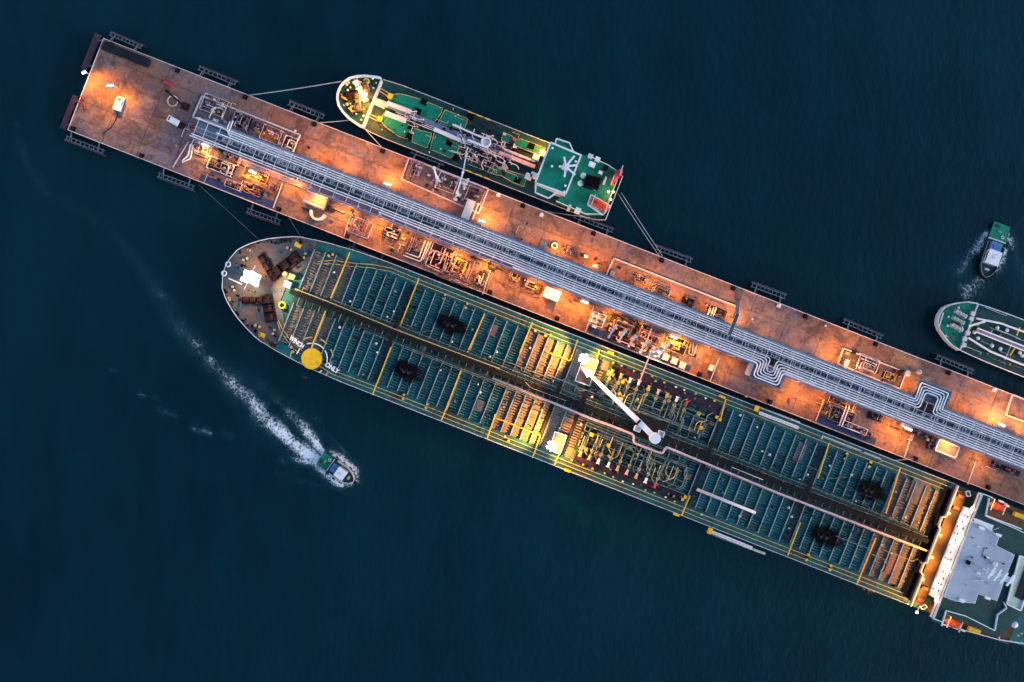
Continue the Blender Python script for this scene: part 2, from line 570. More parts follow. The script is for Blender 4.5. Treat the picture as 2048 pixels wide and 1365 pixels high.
def foam_material():
    m = bpy.data.materials.new('white_sea_foam')
    m.use_nodes = True
    nt = m.node_tree
    b = nt.nodes['Principled BSDF']
    b.inputs['Base Color'].default_value = (0.82, 0.87, 0.9, 1)
    b.inputs['Roughness'].default_value = 0.9
    at = nt.nodes.new('ShaderNodeAttribute')
    at.attribute_name = 'cover_mask'
    tc = nt.nodes.new('ShaderNodeTexCoord')
    def noise(sc, det, rg, ds):
        n = nt.nodes.new('ShaderNodeTexNoise')
        n.inputs['Scale'].default_value = sc
        n.inputs['Detail'].default_value = det
        n.inputs['Roughness'].default_value = rg
        n.inputs['Distortion'].default_value = ds
        nt.links.new(tc.outputs['Object'], n.inputs['Vector'])
        r = nt.nodes.new('ShaderNodeMapRange')
        r.inputs['From Min'].default_value = 0.3
        r.inputs['From Max'].default_value = 0.7
        nt.links.new(n.outputs['Fac'], r.inputs['Value'])
        return r.outputs['Result']

    def math_(op, a_, b_):
        x = nt.nodes.new('ShaderNodeMath')
        x.operation = op
        for k, v in ((0, a_), (1, b_)):
            if isinstance(v, (int, float)): x.inputs[k].default_value = v
            else: nt.links.new(v, x.inputs[k])
        return x.outputs[0]
    # lacy filaments: edges of distorted cells
    nv = nt.nodes.new('ShaderNodeTexNoise')
    nv.inputs['Scale'].default_value = 0.5
    nv.inputs['Detail'].default_value = 4
    nt.links.new(tc.outputs['Object'], nv.inputs['Vector'])
    va = nt.nodes.new('ShaderNodeVectorMath')
    va.operation = 'MULTIPLY_ADD'
    nt.links.new(nv.outputs['Color'], va.inputs[0])
    va.inputs[1].default_value = (2.6, 2.6, 0.0)
    nt.links.new(tc.outputs['Object'], va.inputs[2])
    vo = nt.nodes.new('ShaderNodeTexVoronoi')
    vo.feature = 'DISTANCE_TO_EDGE'
    vo.inputs['Scale'].default_value = 0.62
    nt.links.new(va.outputs['Vector'], vo.inputs['Vector'])
    lr = nt.nodes.new('ShaderNodeMapRange')
    lr.inputs['From Min'].default_value, lr.inputs['From Max'].default_value = 0.0, 0.22
    lr.inputs['To Min'].default_value, lr.inputs['To Max'].default_value = 1.0, 0.0
    nt.links.new(vo.outputs['Distance'], lr.inputs['Value'])
    n1, n2 = noise(0.8, 6, 0.72, 1.2), noise(0.13, 4, 0.55, 0.5)
    nn = math_('ADD', math_('ADD', math_('MULTIPLY', n1, 0.38), math_('MULTIPLY', n2, 0.32)), math_('MULTIPLY', lr.outputs['Result'], 0.25))
    d_ = math_('MULTIPLY', at.outputs['Fac'], 1.55)
    al = math_('DIVIDE', math_('SUBTRACT', math_('ADD', nn, d_), 0.92), 0.52)
    cl = nt.nodes.new('ShaderNodeClamp')
    nt.links.new(al, cl.inputs['Value'])
    cl.inputs['Max'].default_value = 0.95
    # aerated green water under and around the foam
    aer = math_('MULTIPLY', math_('MULTIPLY', at.outputs['Fac'], n2), 1.05)
    cx = nt.nodes.new('ShaderNodeMix')
    cx.data_type = 'RGBA'
    cx.inputs[6].default_value = (0.03, 0.17, 0.21, 1)
    cx.inputs[7].default_value = (0.86, 0.9, 0.93, 1)
    nt.links.new(cl.outputs['Result'], cx.inputs[0])
    nt.links.new(cx.outputs[2], b.inputs['Base Color'])
    mxx = math_('MAXIMUM', cl.outputs['Result'], aer)
    nt.links.new(mxx, b.inputs['Alpha'])
    return m


M_water = water_material()
M_foam = foam_material()

# ------------------------------------------------------------------ sea
sea = MB()
S = 4500.0
sea.v = [(-S, -S, 0), (S, -S, 0), (S, S, 0), (-S, S, 0)]
sea.f = [(0, 1, 2, 3)]
tag(sea.build('sea', M_water), 'dark teal harbour water around the pier and ships', kind='structure')

# ------------------------------------------------------------------ pier
PZ = 6.0
PU0, PU1, PV0, PV1 = 220.0, 2440.0, -4.5, 193.5
pier = Thing('pier', 'long concrete oil pier running diagonally between the moored tankers', 'pier', *XY(PU0, 95), 0)
rnd = random.Random(5)
m = MB()
m.uvb(pier, PU0 + 1, PU1, PV0 + 1, PV1 - 1, 4.3, 5.68)
m.build('substructure', M_pile, pier)
cols = [PU0 + 74 * i for i in range(31)]
rows = [PV0, 31, 72, 128, 163, PV1]
for i in range(30):
    for j in range(5):
        m = MB()
        u0, u1 = cols[i] + (1.2 if i == 0 else 0.35), cols[i + 1] - 0.35
        v0, v1 = rows[j] + (1.2 if j == 0 else 0.35), rows[j + 1] - (1.2 if j == 4 else 0.35)
        m.uvb(pier, u0, u1, v0, v1, 5.7, PZ + rnd.uniform(-0.012, 0.012))
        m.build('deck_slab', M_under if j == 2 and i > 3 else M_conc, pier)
for (a, b_) in (((PU0, PV0), (PU1, PV0 + 1.5)), ((PU0, PV1 - 1.5), (PU1, PV1)), ((PU0, PV0 + 1.55), (PU0 + 1.5, PV1 - 1.55))):
    m = MB()
    m.uvb(pier, a[0], b_[0], a[1], b_[1], 5.4, 6.32)
    m.build('kerb', M_kerb, pier)
pm = MB()
a = pier.q(PU0 + 40, 8, 4.3)
pm.cyl((a[0], a[1], -3), (a[0], a[1], 4.28), 0.7, 8)
pile0 = pm.build('pile', M_pile, pier)
for i in range(20):
    for v in (8, 95, 182):
        if i == 0 and v == 8: continue
        o = pile0.copy()
        COL.objects.link(o)
        o.parent = pier.e
        b_ = pier.q(PU0 + 40 + i * 100, v, 4.3)
        o.location = (b_[0] - a[0], b_[1] - a[1], 0)
# lower edge gratings, navy paints in their shadow, with a bright outer rail
for (p0, p1) in (((398, 360), (547, 418)), ((1174, 664), (1378, 744)), ((1628, 843), (1748, 891))):
    ua, va = UV(*p0)
    ub, vb = UV(*p1)
    m = MB()
    m.uvb(pier, ua, ub, 177, PV1 - 3, 6.03, 6.1)
    m.build('grating_strip', M_navy, pier)
    m = MB()
    m.tube([pier.q(ua, PV1 - 0.5, 7.0), pier.q(ub, PV1 - 0.5, 7.0)], 0.18)
    for k in range(9):
        c = pier.q(ua + (ub - ua) * k / 8, PV1 - 0.5, 7.0)
        m.cyl((c[0], c[1], 6.3), c, 0.08, 5)
    m.build('hand_rail', M_beam, pier)


def bund(poly, mk, floor=None, h=0.7, t=0.55):
    pts = [pier.p(x, y, PZ + h) for x, y in poly]
    m = MB()
    m.wall([(p[0], p[1]) for p in pts], PZ + 0.02, PZ + h, t)
    m.build('bund_kerb', mk, pier)
    if floor:
        m = MB()
        m.prism([(p[0], p[1]) for p in pts], PZ + 0.02, PZ + 0.06)
        m.build('bund_floor', floor, pier)


def uvpoly(u0, u1, v0, v1):
    return [XY(u0, v0), XY(u1, v0), XY(u1, v1), XY(u0, v1)]


def R_uv(p0, p1):
    a_, b_ = UV(*p0), UV(*p1)
    return uvpoly(a_[0], b_[0], a_[1], b_[1])


M_bfl = mat('oil_stained_floor', (0.17, 0.12, 0.12), 0.6, var=0.5, scale=0.5, col2=(0.05, 0.045, 0.05), amt2=0.4, scale2=0.3)
bund([(404, 192), (600, 270), (583, 312), (385, 234)], M_kerb, M_bfl)
bund([(818, 316), (977, 378), (957, 427), (803, 358)], M_pinkw, M_bfl)
bund([(1228, 517), (1478, 615), (1464, 650), (1212, 552)], M_kerb, M_conc)
bund([(1687, 697), (1812, 745), (1800, 778), (1676, 728)], M_kerb, M_bfl)
bund([(2026, 790), (2070, 807), (2055, 846), (2012, 830)], M_kerb, M_conc)
bund([(706, 432), (695, 462), (735, 478), (747, 448)], M_mauve, M_bfl, 0.4)

for (p0, p1, v0, v1) in (((395, 300), (560, 380), 122, 174), ((700, 440), (745, 470), 140, 172), ((815, 480), (980, 560), 134, 188), ((1192, 630), (1408, 715), 134, 175), ((1645, 805), (1742, 850), 134, 175)):
    m = MB(); m.uvb(pier, UV(*p0)[0], UV(*p1)[0], v0, v1, 6.028, 6.05); m.build('stained_plate', M_bfl, pier)

rp_ = random.Random(91)
for k in range(46):
    u = rp_.uniform(PU0 + 30, 2200); v = rp_.choice((rp_.uniform(6, 62), rp_.uniform(140, 184)))
    lu, lv = rp_.uniform(3, 16), rp_.uniform(3, 12)
    m = MB(); m.uvb(pier, u - lu / 2, u + lu / 2, v - lv / 2, v + lv / 2, 6.014, 6.024); m.build('cover_plate', rp_.choice((M_bfl, M_brown, M_conc2, M_bfl)), pier)

# ------------------------------------------------------------------ pipe rack
rack = Thing('pipe_rack', 'long steel pipe rack with many parallel pale pipes along the pier', 'pipe rack', *XY(452, 100), PZ)
RZ = 11.8
def rack_flanges(m, v, u0, seed):
    r = random.Random(seed)
    u = u0 + r.uniform(10, 60)
    while u < 2300:
        if not (1640 < u < 1745 or 1980 < u < 2070):
            a_, b_ = Vector(rack.q(u, v, RZ)), Vector(rack.q(u + 1.0, v, RZ))
            m.cyl(a_, b_, 0.38, 6)
            if r.random() < .3:
                m.bx(b_.x + .3, b_.x + 1.1, b_.y - .22, b_.y + .22, b_.z + .05, b_.z + .75)
        u += r.uniform(45, 110)


LK = [123.5, 118.8, 114.1, 109.4, 104.7]
LS = {123.5: 1150, 118.8: 860, 114.1: 452, 109.4: 454, 104.7: 985}
for k, v in enumerate(LK):
    a0, c0, b0 = 1677 + 4.9 * k, 1730 - 4.9 * k, 151 - 4.9 * k
    pts = [rack.q(LS[v], v, RZ), rack.q(a0, v, RZ), rack.q(a0, b0, RZ), rack.q(c0, b0, RZ), rack.q(c0, v, RZ), rack.q(PU1, v, RZ)]
    m = MB()
    m.tube(bend(pts, 1.4), (0.27, 0.24, 0.29, 0.25, 0.22)[k], 6)
    rack_flanges(m, v, LS[v], 20 + k)
    m.build('pipe', M_pipe, rack)
UK = [76.0, 80.6, 85.2, 89.8]
for k, v in enumerate(UK):
    a0, c0, b0 = 1995 + 5.0 * k, 2053 - 5.0 * k, 40.5 + 4.8 * k
    st = 500 if k else 452
    pts = [rack.q(st, v, RZ), rack.q(a0, v, RZ), rack.q(a0, b0, RZ), rack.q(c0, b0, RZ), rack.q(c0, v, RZ), rack.q(PU1, v, RZ)]
    if k in (1, 2):
        pts = [rack.q(512 + 5 * k, 62 - 3 * k, 7), rack.q(512 + 5 * k, 62 - 3 * k, RZ)] + [rack.q(512 + 5 * k, v, RZ)] + pts[1:]
    m = MB()
    m.tube(bend(pts, 1.4 if k else 0.4), (0.26, 0.22, 0.29, 0.24)[k], 6)
    rack_flanges(m, v, 560, 40 + k)
    m.build('pipe', M_pipe, rack)
# blue-grey cable trays on both flanks, following the loops
m = MB()
P_ = [rack.q(u, v, 11.3) for u, v in ((470, 71.5), (1989.5, 71.5), (1989.5, 35.5), (2058.5, 35.5), (2058.5, 71.5), (PU1, 71.5))]
for i in range(5): m.beam(P_[i], P_[i + 1], 0.65, 0.3)
m.build('cable_tray', M_tray2, rack)
m = MB()
P_ = [rack.q(u, v, 11.3) for u, v in ((700, 127.5), (1671.5, 127.5), (1671.5, 156), (1736, 156), (1736, 127.5), (PU1, 127.5))]
for i in range(5): m.beam(P_[i], P_[i + 1], 0.45, 0.3)
m.build('cable_tray', M_tray2, rack)
# platforms under the two expansion loops
for (u0, u1, v0, v1) in ((1991, 2057, 37, 70), (1673, 1734, 129, 154.5)):
    m = MB()
    m.uvb(rack, u0, u1, v0, v1, 10.6, 10.8)
    m.build('loop_platform', M_tray, rack)
    m = MB()
    for uu in (u0 + 3, u1 - 3):
        c = rack.q(uu, v0 + 3 if v0 < 60 else v1 - 3, 10.6)
        m.cyl((c[0], c[1], 0.02), (c[0], c[1], c[2]), 0.25, 6)
    m.build('column', M_beam, rack)
rs = random.Random(61)
for v in (120.5, 124.5, 128):
    u = 560.0
    while u < 2250:
        L_ = rs.uniform(60, 190)
        if rs.random() < .7:
            m = MB(); zz = 7.15 + rs.uniform(0, .8)
            m.tube(bend([rack.q(u, v, zz), rack.q(u + L_, v, zz), rack.q(u + L_, v - 6, zz), rack.q(u + L_, v - 6, zz - 1)], .5, 3), rs.uniform(.12, .2), 5); m.build('flank_pipe', rs.choice((M_mauve, M_mauve, M_pipe, M_tray2)), rack)
        u += L_ + rs.uniform(8, 60)
m = MB()
m.uvb(rack, 560, PU1, 117, 131, 6.9, 7.0)
m.build('service_walkway', M_mauve, rack)
rnd = random.Random(11)
nb = 0
u = 458.0
brk = MB()
while u < 2300:
    m = MB()
    m.beam(rack.q(u, 72, 11.2), rack.q(u, 128 if u > 690 else 114, 11.2), 0.22, 0.45)
    m.build('cross_beam', M_beam, rack)
    if nb % 2 == 0:
        for v in (76, 122 if u > 690 else 112):
            c = rack.q(u, v, 11.0)
            m = MB()
            m.cyl((c[0], c[1], 0.02), (c[0], c[1], 4.95), 0.22, 6)
            m.build('column', M_beam, rack)
    # tray between the pipe groups
    if nb > 1:
        m = MB()
        m.uvb(rack, u + 2, u + 24.5, 93.2, 101.5 if u > 1120 else 105, 9.6, 9.75)
        m.build('tray_panel', M_tray if rnd.random() < 0.75 else M_tray2, rack)
        for _ in range(rnd.randint(2, 6)):
            uu = u + rnd.uniform(3, 22)
            if rnd.random() < 0.7:
                brk.beam(rack.q(uu, 93.5, 10.2), rack.q(uu, 101, 10.2), 0.35, 0.3)
            else:
                brk.beam(rack.q(uu, rnd.uniform(94, 100), 10.3), rack.q(min(uu + rnd.uniform(4, 10), u + 25), rnd.uniform(94, 100), 10.3), 0.3, 0.3)
    u += 27.0 + rnd.uniform(-3, 3) if nb % 5 else 20.0
    nb += 1
brk.build('rack_fittings', M_beam, rack, kind='stuff')
m = MB()
for v in (73.2, 93, 102, 126):
    m.beam(rack.q(456 if v != 126 else 690, v, 11.55), rack.q(2420, v, 11.55), 0.16, 0.12)
m.build('stringer_rails', M_beam, rack, kind='stuff')
# light grating at the head of the rack
m = MB()
m.uvb(rack, 462, 640, 82, 101, 8.4, 8.5)
m.build('head_platform', M_tray2, rack)
# grey crossover stair at mid length
cross = Thing('crossover_bridge', 'grey stair bridge crossing over the pale pipes near mid pier', 'footbridge', 1466, 655, PZ)
m = MB(); m.uvb(cross, *(lambda c: (c[0] - 4, c[0] + 4, c[1] - 26, c[1] + 20))(UV(1466, 652)), 13.4, 13.6); m.build('deck', M_tray, cross)
for s_ in (-4, 4):
    c = UV(1466, 652)
    m = MB()
    m.tube([cross.q(c[0] + s_, c[1] - 26, 14.5), cross.q(c[0] + s_, c[1] + 20, 14.5)], 0.1)
    for k in range(5):
        q = cross.q(c[0] + s_, c[1] - 26 + 11.5 * k, 14.5)
        m.cyl((q[0], q[1], 7.55), q, 0.07, 5)
    m.build('railing', M_beam, cross)
m = MB(); 
q = cross.q(UV(1466, 652)[0], UV(1466, 652)[1] - 24, 13.4)
m.beam((q[0], q[1] - 1, 7.3), (q[0], q[1] + 5, 0.1), 1.5, 0.25)
m.build('stair_flight', M_tray2, cross)

# ------------------------------------------------------------------ ship helpers
def interp(tab, x):
    if x <= tab[0][0]: return tab[0][1]
    for i in range(len(tab) - 1):
        if x <= tab[i + 1][0]:
            t = (x - tab[i][0]) / (tab[i + 1][0] - tab[i][0])
            return tab[i][1] + t * (tab[i + 1][1] - tab[i][1])
    return tab[-1][1]


def outline(tab, u0, vc, us):
    up = [(u0 + d, vc - interp(tab, d)) for d in us]
    dn = [(u0 + d, vc + interp(tab, d)) for d in us]
    return up + dn[::-1]


def local_poly(T, uvs, z):
    return [T.q(u, v, z)[:2] for u, v in uvs]


def photo_poly(T, pts, z):
    return [T.p(x, y, z)[:2] for x, y in pts]


def spot(name, parent, loc, power, color, size=150, target=None, radius=0.35, blend=0.7):
    d = bpy.data.lights.new(name, 'SPOT')
    d.energy = power
    d.color = color
    d.spot_size = math.radians(size)
    d.spot_blend = blend
    d.shadow_soft_size = radius
    o = bpy.data.objects.new(name, d)
    COL.objects.link(o)
    o.parent = parent.e if isinstance(parent, Thing) else parent
    o.location = loc
    if target is not None:
        dv = (Vector(target) - Vector(loc)).normalized()
        o.rotation_euler = dv.to_track_quat('-Z', 'Y').to_euler()
    return o


def point(name, parent, loc, power, color, radius=0.4):
    d = bpy.data.lights.new(name, 'POINT')
    d.energy = power
    d.color = color
    d.shadow_soft_size = radius
    o = bpy.data.objects.new(name, d)
    COL.objects.link(o)
    o.parent = parent.e if isinstance(parent, Thing) else parent
    o.location = loc
    return o


SODIUM = (1.0, 0.35, 0.03)
WARM = (1.0, 0.62, 0.30)
HALIDE = (1.0, 0.84, 0.68)


def text_mesh(s, size):
    c = bpy.data.curves.new('lettering', 'FONT')
    c.body = s
    c.size = size
    c.align_x = 'CENTER'
    c.align_y = 'CENTER'
    c.extrude = 0.02
    c.offset = size * 0.05
    o = bpy.data.objects.new('lettering_source', c)
    COL.objects.link(o)
    dg = bpy.context.evaluated_depsgraph_get()
    me = bpy.data.meshes.new_from_object(o.evaluated_get(dg))
    bpy.data.objects.remove(o)
    bpy.data.curves.remove(c)
    return me


def guard_rail(T, pts, z, mat_, h=1.1, r=0.1, step=4.0, name='guard_rail'):
    """pts are local (x, y); posts and two rails"""
    m = MB()
    for hh in (h, h * 0.5):
        m.tube([(p[0], p[1], z + hh) for p in pts], r, 5)
    for i in range(len(pts) - 1):
        a_, b_ = Vector(pts[i][:2]), Vector(pts[i + 1][:2])
        n = max(1, int((b_ - a_).length / step))
        for k in range(n):
            c = a_ + (b_ - a_) * (k / n)
            m.beam((c.x, c.y, z), (c.x, c.y, z + h), 0.12, 0.12)
    return m.build(name, mat_, T)


def bollard_pair(T, p0, p1, z, mt):
    """twin bollard on a small plate; p in photo pixels"""
    m = MB()
    a_, b_ = T.p(*p0, z + 0.9), T.p(*p1, z + 0.9)
    zl = z - T.loc.z
    m.beam((a_[0], a_[1], zl + 0.1), (b_[0], b_[1], zl + 0.1), 1.1, 0.2)
    pl_ = m.build('bollard_plate', M_dark, T)
    m = MB()
    for c in (a_, b_):
        m.cyl((c[0], c[1], zl + 0.1), (c[0], c[1], zl + 0.9), 0.42, 8)
        m.cyl((c[0], c[1], zl + 0.9), (c[0], c[1], zl + 1.1), 0.55, 8)
    return m.build('bollard', mt, pl_)


def vent(T, p, z, mt, r=0.5, h=1.0, name='tank_vent'):
    c = T.p(*p, z + h)
    zl = z - T.loc.z
    m = MB()
    m.cyl((c[0], c[1], zl), (c[0], c[1], zl + h * 0.7), r * 0.6, 8)
    m.dome((c[0], c[1], zl + h * 0.7), r, h * 0.4, 8, 3)
    return m.build(name, mt, T)


def windlass(T, x, y, z, L, Wd, ang, mt, mt2, seed):
    """anchor windlass / mooring winch: bedplate, drums, gearbox; local rotation ang"""
    c = T.p(x, y, z)
    zl = z - T.loc.z
    ca, sa = math.cos(ang), math.sin(ang)

    def P(dx, dy, dz): return (c[0] + dx * ca - dy * sa, c[1] + dx * sa + dy * ca, zl + dz)
    m = MB()
    m.beam(P(-L / 2, 0, 0.2), P(L / 2, 0, 0.2), Wd, 0.4)
    for k in range(3):
        x0 = -L / 2 + L * (0.12 + 0.3 * k)
        m.cyl(P(x0, 0, 1.3), P(x0 + L * 0.2, 0, 1.3), Wd * 0.32, 10)
        for e in (x0, x0 + L * 0.2):
            m.cyl(P(e - 0.1, 0, 1.3), P(e + 0.1, 0, 1.3), Wd * 0.46, 10)
    m.beam(P(L * 0.34, 0, 1.0), P(L * 0.5, 0, 1.0), Wd * 0.8, 1.8)
    m.cyl(P(-L * 0.5, 0, 1.3), P(L * 0.5, 0, 1.3), 0.25, 6)
    o = m.build('mooring_winch', mt, T)
    m = MB()
    m.beam(P(-L * 0.48, Wd * 0.42, 0.9), P(L * 0.3, Wd * 0.42, 0.9), 0.35, 0.5)
    m.cyl(P(L * 0.1, -Wd * 0.35, 1.2), P(L * 0.28, -Wd * 0.35, 1.2), 0.35, 8)
    m.build('brake_gear', mt2, o)
    return o


# ------------------------------------------------------------------ large tanker
TZ = 13.0
TC, TB = 334.0, 614.0
TT = [(0, 0), (1, 12), (4, 24), (10, 41), (20, 53), (30, 63), (45, 75), (60, 85), (83, 97), (105, 107), (124, 113), (150, 118), (180, 122),
      (230, 127), (300, 129.5), (1700, 130), (1760, 124), (1820, 110), (1860, 90)]
TUS = [0, 1, 4, 10, 20, 30, 45, 60, 83, 105, 124, 150, 180, 230, 300, 600, 1000, 1400, 1700, 1760, 1820, 1860]
tk = Thing('oil_tanker', 'huge oil tanker with teal ribbed deck moored along the pier', 'ship', *XY(1500, TC), 0)
top = local_poly(tk, outline(TT, TB, TC, TUS), TZ)
bot = local_poly(tk, outline([(d, max(0, h_ * (0.93 if d < 300 else 0.985))) for d, h_ in TT], TB + 6, TC, TUS), TZ)
m = MB()
m.prism(top, -2.0, TZ - 0.05, bot)
m.build('hull', M_hull, tk)
inner = local_poly(tk, outline([(d, max(0, h_ - 1.5)) for d, h_ in TT], TB + 1.5, TC, TUS), TZ)
m = MB()
m.prism(inner, TZ - 0.04, TZ)
m.build('main_deck', M_teal, tk)
# raised forecastle
fus = [d for d in TUS if d <= 150]
fo = outline([(d, max(0, h_ - 2)) for d, h_ in TT], TB + 2, TC, fus)
nf = len(fus)
fo_l = local_poly(tk, fo[:nf] + [(TB + 152, TC - 60), (TB + 128, TC - 22), (TB + 128, TC + 22), (TB + 152, TC + 60)] + fo[nf:], TZ + 0.4)
m = MB()
m.prism(fo_l, TZ + 0.01, TZ + 0.4)
m.build('forecastle_deck', M_fore, tk)
# bulwark at the bow, rails along the sides
bw = outline(TT, TB, TC, [d for d in TUS if d <= 124])
m = MB()
m.wall(local_poly(tk, bw[:11][::-1] + bw[11:][::-1], TZ + 1.4), TZ - 0.03, TZ + 1.3, 0.35, closed=False)
m.build('bulwark', M_hull, tk)
m = MB()
m.tube([(p[0], p[1], TZ + 1.35) for p in local_poly(tk, bw[:11][::-1] + bw[11:][::-1], TZ + 1.4)], 0.2, 6)
m.build('bulwark_capping', M_rail, tk)
for s_ in (-1, 1):
    pts = [tk.q(TB + d, TC + s_ * (interp(TT, d) - 0.8), TZ + 1.1)[:2] for d in (124, 150, 180, 230, 300, 700, 1100, 1520)]
    guard_rail(tk, pts, TZ, M_rail, 1.0, 0.13, 6.0)
# bow chocks
for (x, y, w_) in ((456, 529, 9), (448, 547, 9)):
    c = tk.p(x, y, TZ + 1.5)
    m = MB()
    m.torus((c[0], c[1], TZ + 1.4), 0.9, 0.28, 12, 6)
    m.build('fairlead_chock', M_white, tk)
# yellow pads on the sheer
for (x, y) in ((596, 490), (523, 671)):
    a_ = UV(x, y)
    m = MB()
    m.uvb(tk, a_[0] - 7, a_[0] + 7, a_[1] - 5, a_[1] + 5, TZ + 0.42, TZ + 0.6)
    m.build('pilot_pad', M_yel, tk)
# fore mast with its lamp platform
mast = MB()
c = tk.p(516, 560, TZ)
mast.cyl((c[0], c[1], TZ + 0.4), (c[0], c[1], TZ + 14), 0.8, 10, 0.4)
mo = mast.build('fore_mast', M_white, tk)
m = MB()
m.bx(c[0] - 3.2, c[0] + 3.2, c[1] - 2.2, c[1] + 2.2, TZ + 9.7, TZ + 10)
m.build('mast_platform', M_white, mo)
m = MB()
for dx, dy in ((-2.6, -1.6), (0, 1.9), (2.6, -1.5), (2.2, 1.6), (-2.4, 1.4)):
    m.bx(c[0] + dx - 0.8, c[0] + dx + 0.8, c[1] + dy - 0.6, c[1] + dy + 0.6, TZ + 10.02, TZ + 10.7)
m.build('floodlight', M_lensc, mo)
m = MB()
m.beam((c[0] - 0.3, c[1] - 5, TZ + 12.5), (c[0] + 0.3, c[1] + 5, TZ + 12.5), 0.3, 0.3)
m.build('yard_arm', M_white, mo)
spot('mast_light', tk, (c[0] + 3.6, c[1], TZ + 11.5), 14000, WARM, 120, (c[0] + 34, c[1], TZ), 0.5)
spot('mast_light', tk, (c[0] - 1.0, c[1] + 3.0, TZ + 9.4), 2600, WARM, 140, (c[0] - 1, c[1] + 12, TZ), 0.5)
spot('mast_light', tk, (c[0] - 1.0, c[1] - 3.0, TZ + 9.4), 2600, WARM, 140, (c[0] - 1, c[1] - 12, TZ), 0.5)
# winches
windlass(tk, 571, 532, TZ + 0.4, 14, 5.0, math.radians(58), M_maroon, M_brown, 1)
windlass(tk, 536, 535, TZ + 0.4, 11, 3.2, math.radians(-38), M_maroon, M_dark, 2)
windlass(tk, 538, 617, TZ + 0.4, 11, 4.6, math.radians(-58), M_maroon, M_dark, 3)
windlass(tk, 508, 601, TZ + 0.4, 9, 3.0, math.radians(20), M_maroon, M_brown, 4)
for s in [((497, 500), (499, 500.5)), ((486.5, 520), (494.5, 517.5)), ((465, 574), (468.5, 581)), ((458, 597), (459, 600)), ((575, 496), (582, 500)),
          ((610.5, 508), (608, 515.5)), ((665.5, 509.5), (657.5, 512)), ((511, 651), (519, 654)), ((548.5, 660.5), (545.5, 667.5)), ((583, 695), (586, 704))]:
    bollard_pair(tk, s[0], s[1], TZ + 0.4, M_yelp)
for x, y in ((506, 585), (478, 541), (512, 541), (622, 562), (558, 579)):
    a_ = tk.p(x, y, TZ + 0.5)
    m = MB()
    m.torus((a_[0], a_[1], TZ + 0.55), 0.85, 0.22, 12, 6)
    m.build('hatch_coaming', M_teal2, tk)
a_ = tk.p(565, 611, TZ + 0.5); m = MB(); m.torus((a_[0], a_[1], TZ + 1.2), 1.2, 0.32, 14, 6); m.build('rope_reel', M_yel, tk)
a_ = tk.p(582, 553, TZ); m = MB(); m.cyl((a_[0] - 2, a_[1], TZ + 0.4), (a_[0] - 2, a_[1], TZ + 2.6), 1.0, 10); m.bx(a_[0] - 0.5, a_[0] + 1.8, a_[1] - 1, a_[1] + 1, TZ + 0.41, TZ + 2.2); m.build('vent_house', M_yelp, tk)
a_ = tk.p(577, 570, TZ); m = MB(); m.bx(a_[0] - 1.3, a_[0] + 1.3, a_[1] - 1.2, a_[1] + 1.2, TZ + 0.41, TZ + 2.4); m.build('store_hatch', M_offw, tk)
a_, b_ = tk.p(457, 557, TZ + 0.6), tk.p(484, 569, TZ + 0.6); m = MB(); m.beam(a_, b_, 0.5, 0.35); m.build('stowed_gangplank', M_white, tk)

rnd = random.Random(16)
for k in range(90):
    a0 = rnd.uniform(10, 150); hw = interp(TT, a0) - (5 if k % 3 else 8)
    w = rnd.choice((-1, 1)) * (hw - rnd.uniform(0, 9) if k % 3 else rnd.uniform(5, hw))
    q = tk.q(TB + a0, TC + w, TZ + 1); r1 = rnd.uniform(.2, .6); hh = rnd.uniform(.3, 1.2)
    m = MB()
    if k % 2: m.cyl((q[0], q[1], TZ + .41), (q[0], q[1], TZ + .4 + hh), r1, 7)
    else: m.bx(q[0] - r1, q[0] + r1, q[1] - r1 * .6, q[1] + r1 * .6, TZ + .41, TZ + .4 + hh)
    m.build('foredeck_fitting', rnd.choice((M_black, M_dark, M_maroon, M_brown, M_black)), tk)

# deck framing: transverse ribs, longitudinal stiffeners, yellow-topped walkways
UY = [((700, 505), (661, 597)), ((838, 557), (800, 653)), ((969, 629), (935, 705)), ((1065, 645), (1040, 706)), ((1155.5, 680), (1140.6, 722)), ((1199, 700), (1193, 720)),
      ((1452, 799), (1441, 839)), ((1659, 886), (1636, 957)), ((1801, 935), (1771.5, 1028))]
LY = [((651, 622), (622, 697)), ((782, 695), (745, 790)), ((923, 739), (883, 841)), ((991, 829), (974, 879)), ((1081, 871), (1065, 916)), ((1119, 906), (1109, 931)),
      ((1380, 992), (1363, 1032)), ((1601, 1045), (1575.6, 1111)), ((1752, 1076), (1713.5, 1170))]
for L_ in (UY, LY):
    for (p0, p1) in L_:
        m = MB()
        m.beam(tk.p(*p0, TZ + 1.7), tk.p(*p1, TZ + 1.7), 0.42, 0.25)
        m.build('yellow_walkway', M_yel, tk)
for (p0, p1) in (((1140, 722), (1093, 704)), ((991, 836), (1081, 871))):
    m = MB(); m.beam(tk.p(*p0, TZ + 1.5), tk.p(*p1, TZ + 1.5), 0.3, 0.2); m.build('yellow_walkway', M_yel, tk)
RIB_END = 2122.0
rib_us = []
keys = [700, 836, 983, 1131, 1227, 1330, 1380, 1643, 1755, 1868, 2017, RIB_END]
for i in range(len(keys) - 1):
    n = max(1, round((keys[i + 1] - keys[i]) / 22.6))
    for k in range(n): rib_us.append(keys[i] + (keys[i + 1] - keys[i]) * k / n)
rnd = random.Random(3)
stf = {-1: MB(), 1: MB()}
stlit = {-1: MB(), 1: MB()}
